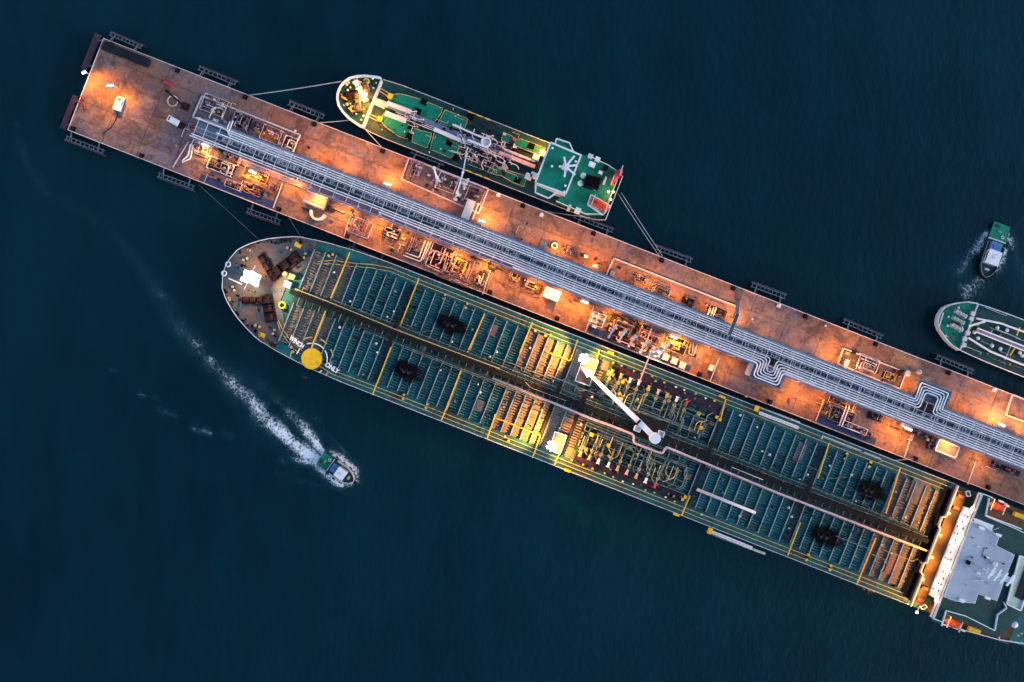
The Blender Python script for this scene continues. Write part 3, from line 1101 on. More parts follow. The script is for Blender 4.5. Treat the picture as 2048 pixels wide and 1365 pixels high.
for i, u in enumerate(rib_us):
    hw = min(interp(TT, u - TB) - 20, 105)
    if hw < 30 or u < 748: continue
    un = rib_us[i + 1] if i + 1 < len(rib_us) else RIB_END
    manifold = 1385 < u < 1640
    for s_ in (-1, 1):
        if not (manifold and rnd.random() < 0.45):
            m = MB()
            a_, b_ = tk.q(u, TC + s_ * 15, TZ + 1.2), tk.q(u, TC + s_ * (hw - (30 if manifold else 0)), TZ + 1.2)
            m.bx(a_[0] - 0.08, a_[0] + 0.08, a_[1], b_[1], TZ + 0.01, TZ + 1.25)
            rb = m.build('deck_rib', M_teal2, tk)
            m = MB()
            m.bx(a_[0] - 0.2, a_[0] + 0.2, a_[1], b_[1], TZ + 1.26, TZ + 1.34)
            m.build('rib_flange', M_flange, rb)
        lamp_tan = (748 < u < 850) or (1205 < u < 1400) or (2012 < u)  # bays whose colour carries the lamplight
        if lamp_tan:
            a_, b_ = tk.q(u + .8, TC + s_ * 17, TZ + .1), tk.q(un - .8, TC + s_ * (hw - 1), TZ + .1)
            m = MB(); m.bx(a_[0], b_[0], a_[1], b_[1], TZ + .01, TZ + .08); m.build('lamplight_tan_plate', M_lamptan, tk)  # tan overlay paints lamplight into the lit bays
        w = 19.0
        while w < hw - 2:
            if rnd.random() < 0.9:
                j0, j1 = rnd.uniform(1.2, 2.6), rnd.uniform(5.0, 7.5)
                a_, b_ = tk.q(u + j0, TC + s_ * w, TZ + 0.5), tk.q(un - j1, TC + s_ * w, TZ + 0.5)
                hh = rnd.uniform(0.4, 0.7)
                (stlit if lamp_tan else stf)[s_].bx(a_[0], b_[0], a_[1] - 0.2, a_[1] + 0.2, TZ + 0.01, TZ + hh)
            w += 5.4 + rnd.uniform(-0.3, 0.3)
for s_ in (-1, 1):
    stf[s_].build('deck_stiffeners', M_teal2, tk, kind='stuff')
    stlit[s_].build('lamplight_tan_stiffeners', M_lamptan2, tk, kind='stuff')
# dark strips laid as the deep shadow along the bulkheads
for u in (975, 1325, 1378, 1650, 1860):
    for s_ in (-1, 1):
        m = MB()
        m.uvb(tk, u - 3, u + 3, TC + s_ * 16 if s_ > 0 else TC - 104, TC + s_ * 104 if s_ > 0 else TC - 16, TZ + 1.36, TZ + 1.42)
        m.build('bulkhead_shadow_strip', M_dark, tk)
# yellow deck edge pipes
BOWU = [UV(*p) for p in ((634, 528), (664, 528), (700, 533), (742, 536), (779, 543), (827, 563))]
BOWL = [UV(*p) for p in ((556, 640), (564, 657), (576, 674), (590, 692), (608, 704), (667, 742), (742, 770))]
for off, r in ((0, 0.16), (8.0, 0.15)):
    pu = [(u, v - off * (0.9 if i else 0.6)) for i, (u, v) in enumerate(BOWU)] + [(1130, TC - 111 - off), (1640, TC - 112 - off), (2128, TC - 112 - off)]
    pl = [(u, v + off * (0.9 if i else 0.6)) for i, (u, v) in enumerate(BOWL)] + [(1130, TC + 112 + off), (1640, TC + 112 + off), (2128, TC + 112 + off)]
    for P_ in (pu, pl):
        m = MB()
        m.tube([tk.q(u, v, TZ + 0.9) for u, v in P_], r, 6)
        m.build('deck_edge_pipe', M_yelp, tk)
# centre line: catwalk, cargo pipes
m = MB(); m.uvb(tk, 765, 2122, TC - 21, TC + 18, TZ + .012, TZ + .06); m.build('pipe_trench_floor', M_mdeck, tk)
for k in range(90):
    u = 775 + 15 * k
    m = MB(); m.beam(tk.q(u, TC - 22, TZ + 1.5), tk.q(u, TC + 19, TZ + 1.5), .22, .25); m.build('pipe_support', M_teal2 if k % 3 else M_flange, tk)
m = MB(); m.uvb(tk, 752, 2125, TC - 7, TC + 2, TZ + 2.6, TZ + 2.8); m.build('catwalk', M_catw, tk)
for i, (w, r, mt) in enumerate(((-10.5, 0.22, M_pmid), (-14, 0.3, M_pdark), (-18, 0.22, M_pmid), (12, 0.3, M_pdark), (16, 0.22, M_pmid), (-23, 0.18, M_pdark), (19.5, 0.16, M_pmid))):
    m = MB()
    m.tube([tk.q(760 + 40 * i, TC + w, TZ + 1.8), tk.q(2120 - 12 * i, TC + w, TZ + 1.8)], r, 6)
    m.build('cargo_pipe', mt, tk)
PK = [(985, 757), (1187, 839), (1226, 853), (1268, 870), (1267, 886), (1325, 908), (1332, 894), (1450, 943), (1560, 988), (1700, 1042), (1864, 1106)]
m = MB(); m.tube(bend([tk.p(*p, TZ + 2.9) for p in PK], 1.0, 3), 0.42, 8); m.build('pale_main_pipe', M_pinkw, tk, smooth=True)
m = MB(); m.tube(bend([tk.p(*p, TZ + 2.6) for p in ((1050, 764), (1062, 776), (1132, 802))], 1.0, 3), 0.22, 6); m.build('white_branch_pipe', M_white, tk)
m = MB(); m.tube([tk.p(*p, TZ + 2.6) for p in ((590, 578), (665, 607), (792, 660), (1000, 738))], 0.2, 6); m.build('pale_side_pipe', M_yelp, tk)
m = MB(); m.tube([tk.p(*p, TZ + 2.6) for p in ((1463, 934), (1526, 960))], 0.22, 6); m.build('pale_side_pipe', M_offw, tk)
# dark cross alleys over the bulkheads
for u in (975, 1325, 1378, 1650, 1862):
    m = MB(); m.uvb(tk, u - 4, u + 4, TC - 30, TC + 30, TZ + 2.2, TZ + 2.45); m.build('cross_walkway', M_catw, tk)

# soot patches round the tank openings
def soot(T, x, y, ru, rv, z, seed):
    n = 18
    m = MB()
    c = T.p(x, y, z)
    dens = []
    for i in range(n + 1):
        for j in range(n + 1):
            dx, dy = (i / n * 2 - 1), (j / n * 2 - 1)
            m.v.append((c[0] + dx * ru, c[1] + dy * rv, z - T.loc.z + 0.0))
            dens.append(max(0.0, 1.15 - 1.15 * math.hypot(dx, dy)))
    for i in range(n):
        for j in range(n):
            k = i * (n + 1) + j
            m.f.append((k, k + n + 1, k + n + 2, k + 1))
    o = m.build('soot_stain', M_soot, T)
    at = o.data.attributes.new('cover_mask', 'FLOAT', 'POINT')
    at.data.foreach_set('value', dens)
    return o


for (x, y) in ((900, 648), (812, 741), (1738, 980), (1648, 1072)):
    soot(tk, x + 4, y + 2, 10, 6.0, TZ + 1.42, 1)
    for k in range(5):
        c = tk.p(x + (k - 2) * 5, y + (k % 2) * 4 + (k - 2) * 1.5, TZ + 2.5)
        m = MB()
        m.cyl((c[0], c[1], TZ + 0.02), (c[0], c[1], TZ + 2.4), 0.5, 8)
        m.torus((c[0], c[1], TZ + 2.5), 0.45, 0.13, 10, 5)
        m.build('tank_riser', M_pdark if k % 2 else M_dark, tk)
    c = tk.p(x, y, TZ + 1.6)
    m = MB(); m.bx(c[0] - 4.0, c[0] + 4.0, c[1] - 1.9, c[1] + 2.0, TZ + 0.02, TZ + 1.9); m.build('riser_box', M_black, tk)
    guard_rail(tk, [(c[0] - 4.5, c[1] - 2.1), (c[0] + 4.5, c[1] - 2.1), (c[0] + 4.5, c[1] + 2.3), (c[0] - 4.5, c[1] + 2.3), (c[0] - 4.5, c[1] - 2.1)], TZ + 1.9, M_black, 1.0, 0.06, 2.0, 'riser_railing')
# vents and small bollards
WV = [(787, 623), (774, 634), (752, 687), (754, 705), (904, 684), (881, 740), (993, 704), (980, 714), (956, 769), (960, 785), (1070, 662), (1106, 763), (1121, 784),
      (1197, 785), (1184, 795), (1163, 849), (1165, 868), (1405, 867), (1390, 876), (1373, 951), (1369, 950), (1481, 831), (1515, 855), (1616, 950), (1600, 960), (1578, 1016),
      (1584, 1034), (1786, 1035), (1811, 1035), (1764, 1090), (1783, 1107), (1660, 932), (1704, 950), (1404, 1030), (1480, 1033), (668, 545), (679, 655), (700, 603), (1060, 696),
      (1122, 735), (1075, 851), (1084, 820), (1525, 903), (1540, 910), (1712, 1003)]
for p in WV: vent(tk, p, TZ + 0.5, (M_white, M_offw, M_rail)[(p[0] + p[1]) % 3], 0.34 + 0.2 * ((p[0] * 7 + p[1]) % 3) / 2, 1.2)
for s in [((890.5, 590), (887, 598)), ((935, 608), (932, 616)), ((808, 790), (806.5, 798)), ((855, 809), (852, 816.5)), ((1091, 672), (1101, 671)), ((1010, 874), (1017, 882)),
          ((1694, 908), (1690, 918)), ((1742, 925), (1738.5, 934)), ((1617, 1110), (1613, 1120)), ((1662, 1132), (1660, 1140))]:
    bollard_pair(tk, s[0], s[1], TZ, M_yel if s[0][0] > 1080 else M_yelp)
# mottled hatch panels between ribs
for (x, y, lu, lv) in ((985, 660, 17, 22), (960, 812, 17, 22), (845, 700, 14, 18), (1836, 985, 36, 50), (1790, 1130, 30, 44), (1600, 905, 18, 40)):
    a_ = UV(x, y)
    m = MB(); m.uvb(tk, a_[0] - lu / 2, a_[0] + lu / 2, a_[1] - lv / 2, a_[1] + lv / 2, TZ + 0.75, TZ + 0.9); m.build('hatch_cover', M_fore, tk)

# manifold
rnd = random.Random(21)
for s_ in (-1, 1):
    a0, a1 = (1408, 1640) if s_ < 0 else (1405, 1640)
    m = MB(); v0, v1 = (TC - 104, TC - 86) if s_ < 0 else (TC + 86, TC + 104)
    m.uvb(tk, a0, a1, v0, v1, TZ + 0.9, TZ + 1.1); m.build('drip_tray', M_drip, tk)
    m = MB(); m.wall(local_poly(tk, [(a0, v0), (a1, v0), (a1, v1), (a0, v1)], TZ + 1.4), TZ + 1.0, TZ + 1.4, 0.15); m.build('drip_tray_coaming', M_maroon, tk)
for s_ in (-1, 1):
    m = MB(); a_, b_ = tk.q(1384, TC + s_ * 17, TZ), tk.q(1641, TC + s_ * 85, TZ); m.bx(a_[0], b_[0], a_[1], b_[1], TZ + .01, TZ + .09); m.build('stained_manifold_deck', M_mdeck, tk)
EU = [(1261.5, 758.5), (1279, 763), (1298.5, 774), (1317.7, 781.5), (1335, 788.5), (1354.6, 796), (1374, 804), (1243, 750), (1225, 742)]
EL = [(1196, 925.5), (1216, 932.5), (1234.5, 939.5), (1253, 947.5), (1272, 955), (1290.7, 964), (1309, 974), (1178, 918), (1160, 911)]
CM = [M_white, M_white, M_yelp, M_pinkw, M_yelp, M_white, M_red, M_yelp, M_yelp]
for s_, E_ in ((-1, EU), (1, EL)):
    for k, p in enumerate(E_):
        u, v = UV(*p)
        w = abs(v - TC)
        o = MB()
        end = 30 + 6 * (k % 4)
        o.tube(bend([tk.q(u, TC + s_ * (w + 2), TZ + 2.6), tk.q(u, TC + s_ * (w - 30), TZ + 2.6), tk.q(u, TC + s_ * (w - 36), TZ + 1.6), tk.q(u, TC + s_ * end, TZ + 1.6)], 0.8, 3), 0.3, 7)
        mo = o.build('manifold_pipe', M_pmid, tk, smooth=True)
        m = MB()
        m.cyl(tk.q(u, TC + s_ * (w + 2), TZ + 2.6), tk.q(u, TC + s_ * (w - 8), TZ + 2.6), 0.48, 8)
        m.cyl(tk.q(u, TC + s_ * (w + 2.5), TZ + 2.6), tk.q(u, TC + s_ * (w + 1), TZ + 2.6), 0.75, 8)
        m.build('end_flange', CM[k], mo)
        m = MB()
        c = tk.q(u, TC + s_ * (w - 17), TZ + 3.6)
        m.torus(c, 0.55, 0.1, 10, 4)
        m.cyl((c[0], c[1], TZ + 2.6), c, 0.15, 5)
        m.build('hand_wheel', M_yelp, mo)
    for k, w in enumerate((24, 27, 30, 33, 37, 41, 46, 51, 56, 61, 66, 72, 78)):
        a0 = 1395 + rnd.uniform(0, 40)
        a1 = 1640 - rnd.uniform(0, 30)
        jog = rnd.uniform(1470, 1560)
        dw = rnd.choice((-6, 6, 9))
        m = MB()
        m.tube(bend([tk.q(a0, TC + s_ * w, TZ + 1.9), tk.q(jog, TC + s_ * w, TZ + 1.9), tk.q(jog + abs(dw), TC + s_ * (w + dw), TZ + 1.9), tk.q(a1, TC + s_ * (w + dw), TZ + 1.9)], 0.8, 3), 0.17 + 0.1 * rnd.random(), 6)
        m.build('crossover_pipe', M_pmid if rnd.random() < 0.55 else M_pdark, tk)
    for k in range(34):
        u = 1395 + rnd.uniform(0, 235)
        w0 = rnd.uniform(26, 60)
        w1 = w0 + rnd.uniform(14, 34)
        m = MB()
        m.tube(bend([tk.q(u, TC + s_ * w0, TZ + 2.2), tk.q(u, TC + s_ * w1, TZ + 2.2), tk.q(u + rnd.choice((-9, 9)), TC + s_ * (w1 + 7), TZ + 2.2)], 0.7, 3), 0.15 + 0.08 * rnd.random(), 6)
        m.build('branch_pipe', rnd.choice((M_pmid, M_pmid, M_pdark, M_yelp)), tk)
    for k in range(34):
        u, w = 1400 + rnd.uniform(0, 70 if k < 14 else 235), rnd.uniform(40, 84)
        c = tk.q(u, TC + s_ * w, TZ + 2)
        m = MB()
        if k % 2:
            m.cyl((c[0], c[1], TZ + 0.02), (c[0], c[1], TZ + rnd.uniform(1.4, 2.8)), rnd.uniform(0.4, 0.8), 8)
        else:
            m.bx(c[0] - rnd.uniform(0.5, 1.1), c[0] + rnd.uniform(0.5, 1.1), c[1] - 0.7, c[1] + 0.7, TZ + 0.02, TZ + rnd.uniform(1.2, 2.4))
        m.build('valve_actuator', rnd.choice((M_yel, M_yelp, M_brown, M_dark, M_pmid)), tk)
    for k in range(26):
        c = tk.q(rnd.uniform(1408, 1636), TC + s_ * rnd.uniform(87, 103), TZ + 1.5); r1 = rnd.uniform(.2, .5)
        m = MB(); m.bx(c[0] - r1, c[0] + r1, c[1] - r1, c[1] + r1, TZ + 1.11, TZ + 1.2 + rnd.uniform(.1, .7)); m.build('tray_fitting', rnd.choice((M_dark, M_maroon, M_pmid, M_yelp, M_black, M_pdark)), tk)
    for k in range(11):
        u = 1405 + k * 22 + rnd.uniform(-5, 5)
        c = XY(u, TC + s_ * rnd.uniform(105, 109))
        vent(tk, c, TZ + 0.1, rnd.choice((M_yelp, M_white, M_yel)), 0.45, 1.2, 'sounding_pipe')
for (x, y) in ((1222, 706), (1445, 794), (1135, 942), (1353, 1030)):
    a_ = UV(x, y)
    m = MB(); m.uvb(tk, a_[0] - 6, a_[0] + 6, a_[1] - 2.2, a_[1] + 2.2, TZ + 0.3, TZ + 1.6); m.build('fairlead_roller', M_yel, tk)
for (x, y) in ((1515, 818), (1421, 1063)):
    a_ = UV(x, y)
    m = MB(); m.uvb(tk, a_[0] - 3.5, a_[0] + 3.5, a_[1] - 6, a_[1] + 6, TZ + 0.02, TZ + 2.4); m.build('ladder_winch', M_yel, tk)
for (x, y) in ((1218, 745), (1226, 750), (1441, 840), (1434, 835), (1366, 1000), (1371, 995)):
    a_ = UV(x, y)
    m = MB(); m.uvb(tk, a_[0] - 2.2, a_[0] + 2.2, a_[1] - 3, a_[1] + 3, TZ + 1.12, TZ + 2.6); m.build('hydrant_box', M_yel, tk)
# crane
o = MB()
c = tk.p(1310, 877, TZ + 9)
o.cyl((c[0], c[1], TZ + 0.02), (c[0], c[1], TZ + 7.4), 1.6, 14, 1.4)
cr = o.build('deck_crane', M_white, tk, smooth=False)
base = Vector(tk.p(1309, 876, TZ + 9)); tip = Vector(tk.p(1180, 750, TZ + 6)); tip2 = Vector(tk.p(1163, 734, TZ + 5.6)); mid = Vector(tk.p(1277, 843, TZ + 8.2))
m = MB()
m.beam(base, mid, 2.1, 1.6)
m.build('boom_heel', M_white, cr)
m = MB()
d = (tip - mid).normalized(); r_ = Vector((-d.y, d.x, 0))
m.quadbox([mid - r_ * 1.0 + Vector((0, 0, -.7)), mid + r_ * 1.0 + Vector((0, 0, -.7)), tip + r_ * 0.6 + Vector((0, 0, -.4)), tip - r_ * 0.6 + Vector((0, 0, -.4)),
           mid - r_ * 1.0 + Vector((0, 0, .72)), mid + r_ * 1.0 + Vector((0, 0, .72)), tip + r_ * 0.6 + Vector((0, 0, .42)), tip - r_ * 0.6 + Vector((0, 0, .42))])
m.build('boom', M_white, cr)
m = MB()
m.quadbox([tip - r_ * 1.6 + Vector((0, 0, -.3)), tip + r_ * 1.6 + Vector((0, 0, -.3)), tip2 + r_ * 0.15 + Vector((0, 0, -.3)), tip2 - r_ * 0.15 + Vector((0, 0, -.3)),
           tip - r_ * 1.6 + Vector((0, 0, .35)), tip + r_ * 1.6 + Vector((0, 0, .35)), tip2 + r_ * 0.15 + Vector((0, 0, .35)), tip2 - r_ * 0.15 + Vector((0, 0, .35))])
m.build('boom_head', M_white, cr)
m = MB(); m.cyl((c[0], c[1], TZ + 7.42), (c[0], c[1], TZ + 10.1), 2.1, 14); m.build('slew_house', M_white, cr)
m = MB(); q0 = Vector(tk.p(1277, 845, TZ + 9.2)); m.beam(q0 - r_ * 1.2, q0 + r_ * 1.2, 0.7, 0.5); m.build('boom_bracket', M_black, cr)
for (x, y) in ((1275, 858), (1322, 868)):
    q = tk.p(x, y, TZ + 8.5)
    m = MB(); m.wall([(q[0] - 1.2, q[1] - 1.0), (q[0] + 1.2, q[1] - 1.0), (q[0] + 1.2, q[1] + 1.0), (q[0] - 1.2, q[1] + 1.0)], TZ + 8, TZ + 9, 0.2); m.bx(q[0] - 1.15, q[0] + 1.15, q[1] - .95, q[1] + .95, TZ + 7.9, TZ + 8.0); m.build('crane_platform', M_white, cr)
m = MB(); q = tk.q(*UV(1290, 850), TZ); m.bx(q[0] - 4, q[0] + 7, q[1] - 4.5, q[1] + 3.5, TZ + 2.9, TZ + 3.05); m.build('crane_deck_plate', M_catw, tk)
# raised hose platforms with white rails and floodlights
for (poly, lp, tg) in ((((1168, 712), (1196, 722), (1179, 772), (1150, 762)), (1168, 718), (1040, 690)), (((1110, 864), (1133, 872), (1120, 908), (1098, 900)), (1103, 893), (1020, 830))):
    pts = photo_poly(tk, poly, TZ + 3)
    o = MB(); o.prism(pts, TZ + 2.2, TZ + 2.4)
    hp = o.build('hose_platform', M_fore, tk)
    m = MB(); m.wall(pts, TZ + 3.1, TZ + 3.35, 0.3)
    for p in pts: m.cyl((p[0], p[1], TZ + 0.02), (p[0], p[1], TZ + 3.1), 0.15, 6)
    m.build('platform_railing', M_white, hp)
    q = tk.p(*lp, TZ + 12)
    m = MB(); m.cyl((q[0], q[1], TZ + 0.02), (q[0], q[1], TZ + 11.4), 0.3, 8); m.build('lamp_post', M_white, hp)
    m = MB()
    for k in range(5):
        t = k * 1.256
        m.beam((q[0], q[1], TZ + 11.6), (q[0] + 1.9 * math.cos(t), q[1] + 1.9 * math.sin(t), TZ + 11.6), 1.1, 0.4)  # glowing arms draw the star of glare round the lamp
    m.build('floodlight', M_lensc, hp)
    t_ = tk.p(*tg, TZ)
    spot('platform_light', tk, (q[0] - 1.2, q[1], TZ + 11.0), 42000, SODIUM, 100, t_, 0.5)
    q2 = tk.p(lp[0] + 62, lp[1] + (38 if lp[0] > 1150 else 8), TZ)
    if lp[0] > 1150: spot('boom_light', tk, (q[0] + 1.0, q[1] - 1.0, TZ + 12.5), 12000, HALIDE, 40, tk.p(1245, 810, TZ + 7), .3)
    spot('platform_light', tk, (q[0] + 1.2, q[1], TZ + 11.0), 26000, SODIUM, 115, q2, 0.5)
# stowed pale boom, gangways
m = MB(); m.tube([tk.p(1394, 979, TZ + 4), tk.p(1511, 1026, TZ + 4)], 0.62, 8)
so = m.build('stowed_boom', M_offw, tk, smooth=True)
for t in (0.15, 0.85):
    q = tk.p(1394 + 117 * t, 979 + 47 * t, TZ + 4)
    m = MB(); m.bx(q[0] - 0.25, q[0] + 0.25, q[1] - 0.7, q[1] + 0.7, TZ + 0.02, TZ + 3.4); m.build('boom_rest', M_pdark, so)
for (p0, p1, v_) in (((1518, 826), (1596, 856), 0), ((1424, 1064), (1503, 1096), 1)):
    o = MB(); o.beam(tk.p(*p0, TZ + 1), tk.p(*p1, TZ + 1), 0.9, 0.2); g = o.build('accommodation_ladder', M_offw, tk)
    a_, b_ = Vector(tk.p(*p0, TZ + 1)), Vector(tk.p(*p1, TZ + 1))
    m = MB()
    for sgn in (-0.5, 0.5):
        m.tube([a_ + Vector((0, sgn, 0.8)), b_ + Vector((0, sgn, 0.8))], 0.13, 5)
    for k in range(12):
        c = a_ + (b_ - a_) * (k / 11)
        m.beam(c + Vector((0, -0.5, 0.8)), c + Vector((0, 0.5, 0.8)), 0.15, 0.1)
    m.build('ladder_railing', M_white, g)
m = MB(); m.tube([tk.p(1425, 1069, TZ + 0.6), tk.p(1530, 1108, TZ + 0.6)], 0.5, 8); m.build('fender_roll', M_flange, tk, smooth=True)
m = MB(); m.tube([tk.p(1521, 816, TZ + 0.6), tk.p(1600, 846, TZ + 0.6)], 0.4, 8); m.build('fender_roll', M_flange, tk, smooth=True)
for (p0, p1) in (((1643, 879), (1645, 872)), ((1645, 872), (1722, 902)), ((1728, 905), (1762, 918))):
    m = MB(); m.tube([tk.p(*p0, TZ + 1.2), tk.p(*p1, TZ + 1.2)], 0.22, 6); m.build('edge_rail', M_rail, tk)

# winching circle
circ = tk.p(623.5, 718, TZ + 1.5)
o = MB(); o.cyl((circ[0], circ[1], TZ + 1.5), (circ[0], circ[1], TZ + 1.62), 4.05, 40)
wc = o.build('winching_circle', M_yel, tk)
m = MB()
for a0, a1 in ((62, 130), (10, 54), (160, 184), (-40, -28)):
    m.arc((circ[0], circ[1]), 6.0, 0.4, math.radians(a0), math.radians(a1), TZ + 1.5, TZ + 1.6)
m.build('white_ring', M_white, wc)
m = MB()
for a0, a1 in ((66, 88), (26, 48), (110, 134), (-30, -18), (178, 197)):
    m.arc((circ[0], circ[1]), 8.2, 0.45, math.radians(a0), math.radians(a1), TZ + 1.5, TZ + 1.6, 6)
m.build('yellow_ring', M_yelp, wc)
for txt, (x, y), (x2, y2) in (('WINCH', (580, 675), (607, 695)), ('ONLY', (651, 728), (677, 745))):
    a_, b_ = Vector(tk.p(x, y, TZ + 1.5)), Vector(tk.p(x2, y2, TZ + 1.5))
    me = text_mesh(txt, 2.4)
    me.materials.clear(); me.materials.append(M_white)
    lo = bpy.data.objects.new('lettering', me)
    COL.objects.link(lo)
    lo.parent = wc
    mid_ = (a_ + b_) / 2
    lo.location = (mid_.x, mid_.y, TZ + 1.62)
    lo.rotation_euler = (0, 0, math.atan2(b_.y - a_.y, b_.x - a_.x))
    wd = max(v.co.x for v in me.vertices) - min(v.co.x for v in me.vertices)
    lo.scale = ((b_ - a_).length / wd, 1.0, 1.0)

# superstructure
Z1, Z2, ZB = 17.0, 30.0, 27.0


def half_at(z, w):   # deck-scale half breadth -> apparent uv at height z about the same true point
    return w


def tuv(u, w, z):
    """true deck-plane (u, w) as seen at TZ, raised to height z, in tanker local metres"""
    c = tk.q(u, TC + w, TZ)
    return (c[0], c[1], z)


m = MB()
q0, q1 = tuv(2128, -120, 0), tuv(2152, 120, 0)
m.bx(q0[0], q1[0], q0[1], q1[1], TZ + 0.02, Z1)
fh = m.build('front_deckhouse', M_ochre, tk)
m = MB()
q0, q1 = tuv(2112, -116, 0), tuv(2126, 116, 0)
m.bx(q0[0], q1[0], q0[1], q1[1], TZ + 1.4, TZ + 1.6)
m.build('dark_front_strip', M_black, tk)  # plain black strip in front of the deckhouse
pp = [(2128, -128), (2128, -62), (2121, -58), (2121, -40), (2126, -36), (2126, 36), (2121, 40), (2121, 58), (2128, 62), (2128, 128)]
m = MB()
m.wall([tuv(u, w, 0)[:2] for u, w in pp], Z1 - 0.6, Z1 + 0.9, 0.45, closed=False)
m.build('parapet', M_pinkw, fh)
for w in (-110, -85, 85, 110):
    q = tuv(2140, w, Z1); m = MB(); m.bx(q[0] - 1.2, q[0] + 1.2, q[1] - 0.6, q[1] + 0.6, Z1 + 0.01, Z1 + 1.2); m.build('deck_locker', M_brown, fh)
for s_ in (-1, 1):
    m = MB()
    m.wall([tuv(u, s_ * w, 0)[:2] for u, w in ((2146, 122), (2152, 126), (2158, 118), (2152, 114))], Z1, Z1 + 1.0, 0.2)
    m.build('stair_railing', M_white, fh)
tower = MB()
q0, q1 = tuv(2152.5, -94, 0), tuv(2250, 94, 0)
tower.bx(q0[0], q1[0], q0[1], q1[1], TZ + 0.03, ZB)
tw = tower.build('accommodation_tower', M_white, tk)
# bridge with full-breadth wings
m = MB()
q0, q1 = tuv(2152, -129, 0), tuv(2172, 129, 0)
m.bx(q0[0], q1[0], q0[1], q1[1], ZB - 0.6, ZB + 0.02)
m.build('bridge_wing_deck', M_greend, tw)
m = MB()
m.wall([tuv(u, w, 0)[:2] for u, w in ((2172, -129), (2152, -129), (2152, 129), (2172, 129))], ZB + 0.03, ZB + 1.3, 0.3, closed=False)
m.bx(tuv(2151.0, 0, 0)[0], tuv(2151.9, 0, 0)[0], tuv(0, -129.5, 0)[1], tuv(0, 129.5, 0)[1], ZB - 2.2, ZB + 1.3)
m.build('bridge_wing_bulwark', M_white, tw)
m = MB()
q0, q1 = tuv(2152.2, -80, 0), tuv(2190, 80, 0)
m.bx(q0[0], q1[0], q0[1], q1[1], ZB + 0.06, Z2 - 0.36)
wh = m.build('wheelhouse', M_white, tk)
# windows on the front
rnd = random.Random(9)
for row, z in enumerate((18.6, 20.9, 23.2)):
    for k in range(13):
        if rnd.random() < 0.25: continue
        q = tuv(2152.5, -78 + 13 * k + rnd.uniform(-1, 1), z)
        m = MB(); m.bx(q[0] - 0.06, q[0] - 0.01, q[1] - 0.4, q[1] + 0.4, z, z + 0.8); m.build('window', M_glass, tw)
for k in range(24):
    q = tuv(2152.2, -74 + 6.4 * k, 28)
    m = MB(); m.bx(q[0] - 0.06, q[0] - 0.01, q[1] - 0.5, q[1] + 0.5, 28.0, 29.2); m.build('bridge_window', M_glass, wh)
# dark green decks behind
m = MB()
pd = [(1960, 990), (1979, 997), (1972, 1033), (2060, 1066), (2080, 1190), (1998, 1275), (1985, 1272), (1893, 1229), (1884, 1253), (1862, 1241)]
m.prism(photo_poly(tk, pd, ZB + .05), ZB - .3, ZB + .05)
m.build('upper_deck', M_greend, tw)
m = MB()
m.wall(photo_poly(tk, [(1979, 997), (1972, 1033), (2034, 1059), (2048, 1066)], ZB + 1), ZB + .06, ZB + 1.1, 0.28, closed=False)
m.build('deck_railing', M_white, tw)
m = MB()
m.wall(photo_poly(tk, [(1884, 1253), (1893, 1222), (1932, 1233), (1990, 1262), (1996, 1230), (2014, 1217), (2008, 1205)], ZB + 1), ZB + .06, ZB + 1.1, 0.3, closed=False)
m.build('deck_railing', M_white, tw)
# monkey island roof
pr = [(1942, 1042), (1969, 1052), (1998, 1074), (1992, 1092), (2029, 1110), (2017, 1139), (2006, 1167), (1994, 1202), (1956, 1188), (1950, 1207), (1910, 1202), (1888, 1194)]
m = MB(); m.prism(photo_poly(tk, pr, Z2), Z2 - 0.35, Z2)
rf = m.build('wheelhouse_roof', M_roof, tk)
rp = photo_poly(tk, pr, Z2 + 0.8)
m = MB()
m.tube([(p[0], p[1], Z2 + 0.9) for p in rp] + [(rp[0][0], rp[0][1], Z2 + 0.9)], 0.12, 5)
for i in range(len(rp)):
    a_, b_ = Vector(rp[i]), Vector(rp[(i + 1) % len(rp)])
    for k in range(4):
        c = a_ + (b_ - a_) * k / 4
        m.cyl((c.x, c.y, Z2), (c.x, c.y, Z2 + 0.9), 0.07, 5)
m.build('roof_railing', M_white, rf)
q = tk.p(1936, 1125, Z2); m = MB(); m.bx(q[0] - .8, q[0] + .8, q[1] - .7, q[1] + .7, Z2 + 0.01, Z2 + 0.5); m.build('roof_hatch', M_black, rf)
q = tk.p(1988, 1128, Z2); m = MB(); m.cyl((q[0], q[1], Z2), (q[0], q[1], Z2 + 0.8), .4, 8); m.dome((q[0], q[1], Z2 + 0.8), .95, 1.1, 12, 4); m.build('satellite_dome', M_white, rf, smooth=True)
for (x, y) in ((1962, 1056), (1996, 1070), (1923, 1200), (1974, 1196)):
    q = tk.p(x, y, Z2); m = MB(); m.bx(q[0] - 1, q[0] + 1, q[1] - .5, q[1] + .5, Z2 + 0.01, Z2 + 0.9); m.build('roof_locker', M_white, rf)
rnd = random.Random(19)
for k in range(26):
    t = rnd.random(); x, y = 1925 + 70 * t + rnd.uniform(-22, 18), 1070 + rnd.uniform(0, 110) - 8 * t
    q = tk.p(x, y, Z2); r1 = rnd.uniform(.12, .4); hh = rnd.uniform(.2, 1.0)
    m = MB()
    if k % 3 == 0: m.bx(q[0] - r1 * 2, q[0] + r1 * 2, q[1] - r1, q[1] + r1, Z2 + .01, Z2 + hh)
    elif k % 3 == 1: m.cyl((q[0], q[1], Z2 + .01), (q[0], q[1], Z2 + hh), r1, 7)
    else: m.beam((q[0], q[1], Z2 + .15), (q[0] + rnd.uniform(-4, 4), q[1] + rnd.uniform(-4, 4), Z2 + .15), .15, .12)
    m.build('roof_fitting', rnd.choice((M_white, M_tray, M_roof, M_dark, M_beam)), rf)
o = MB()
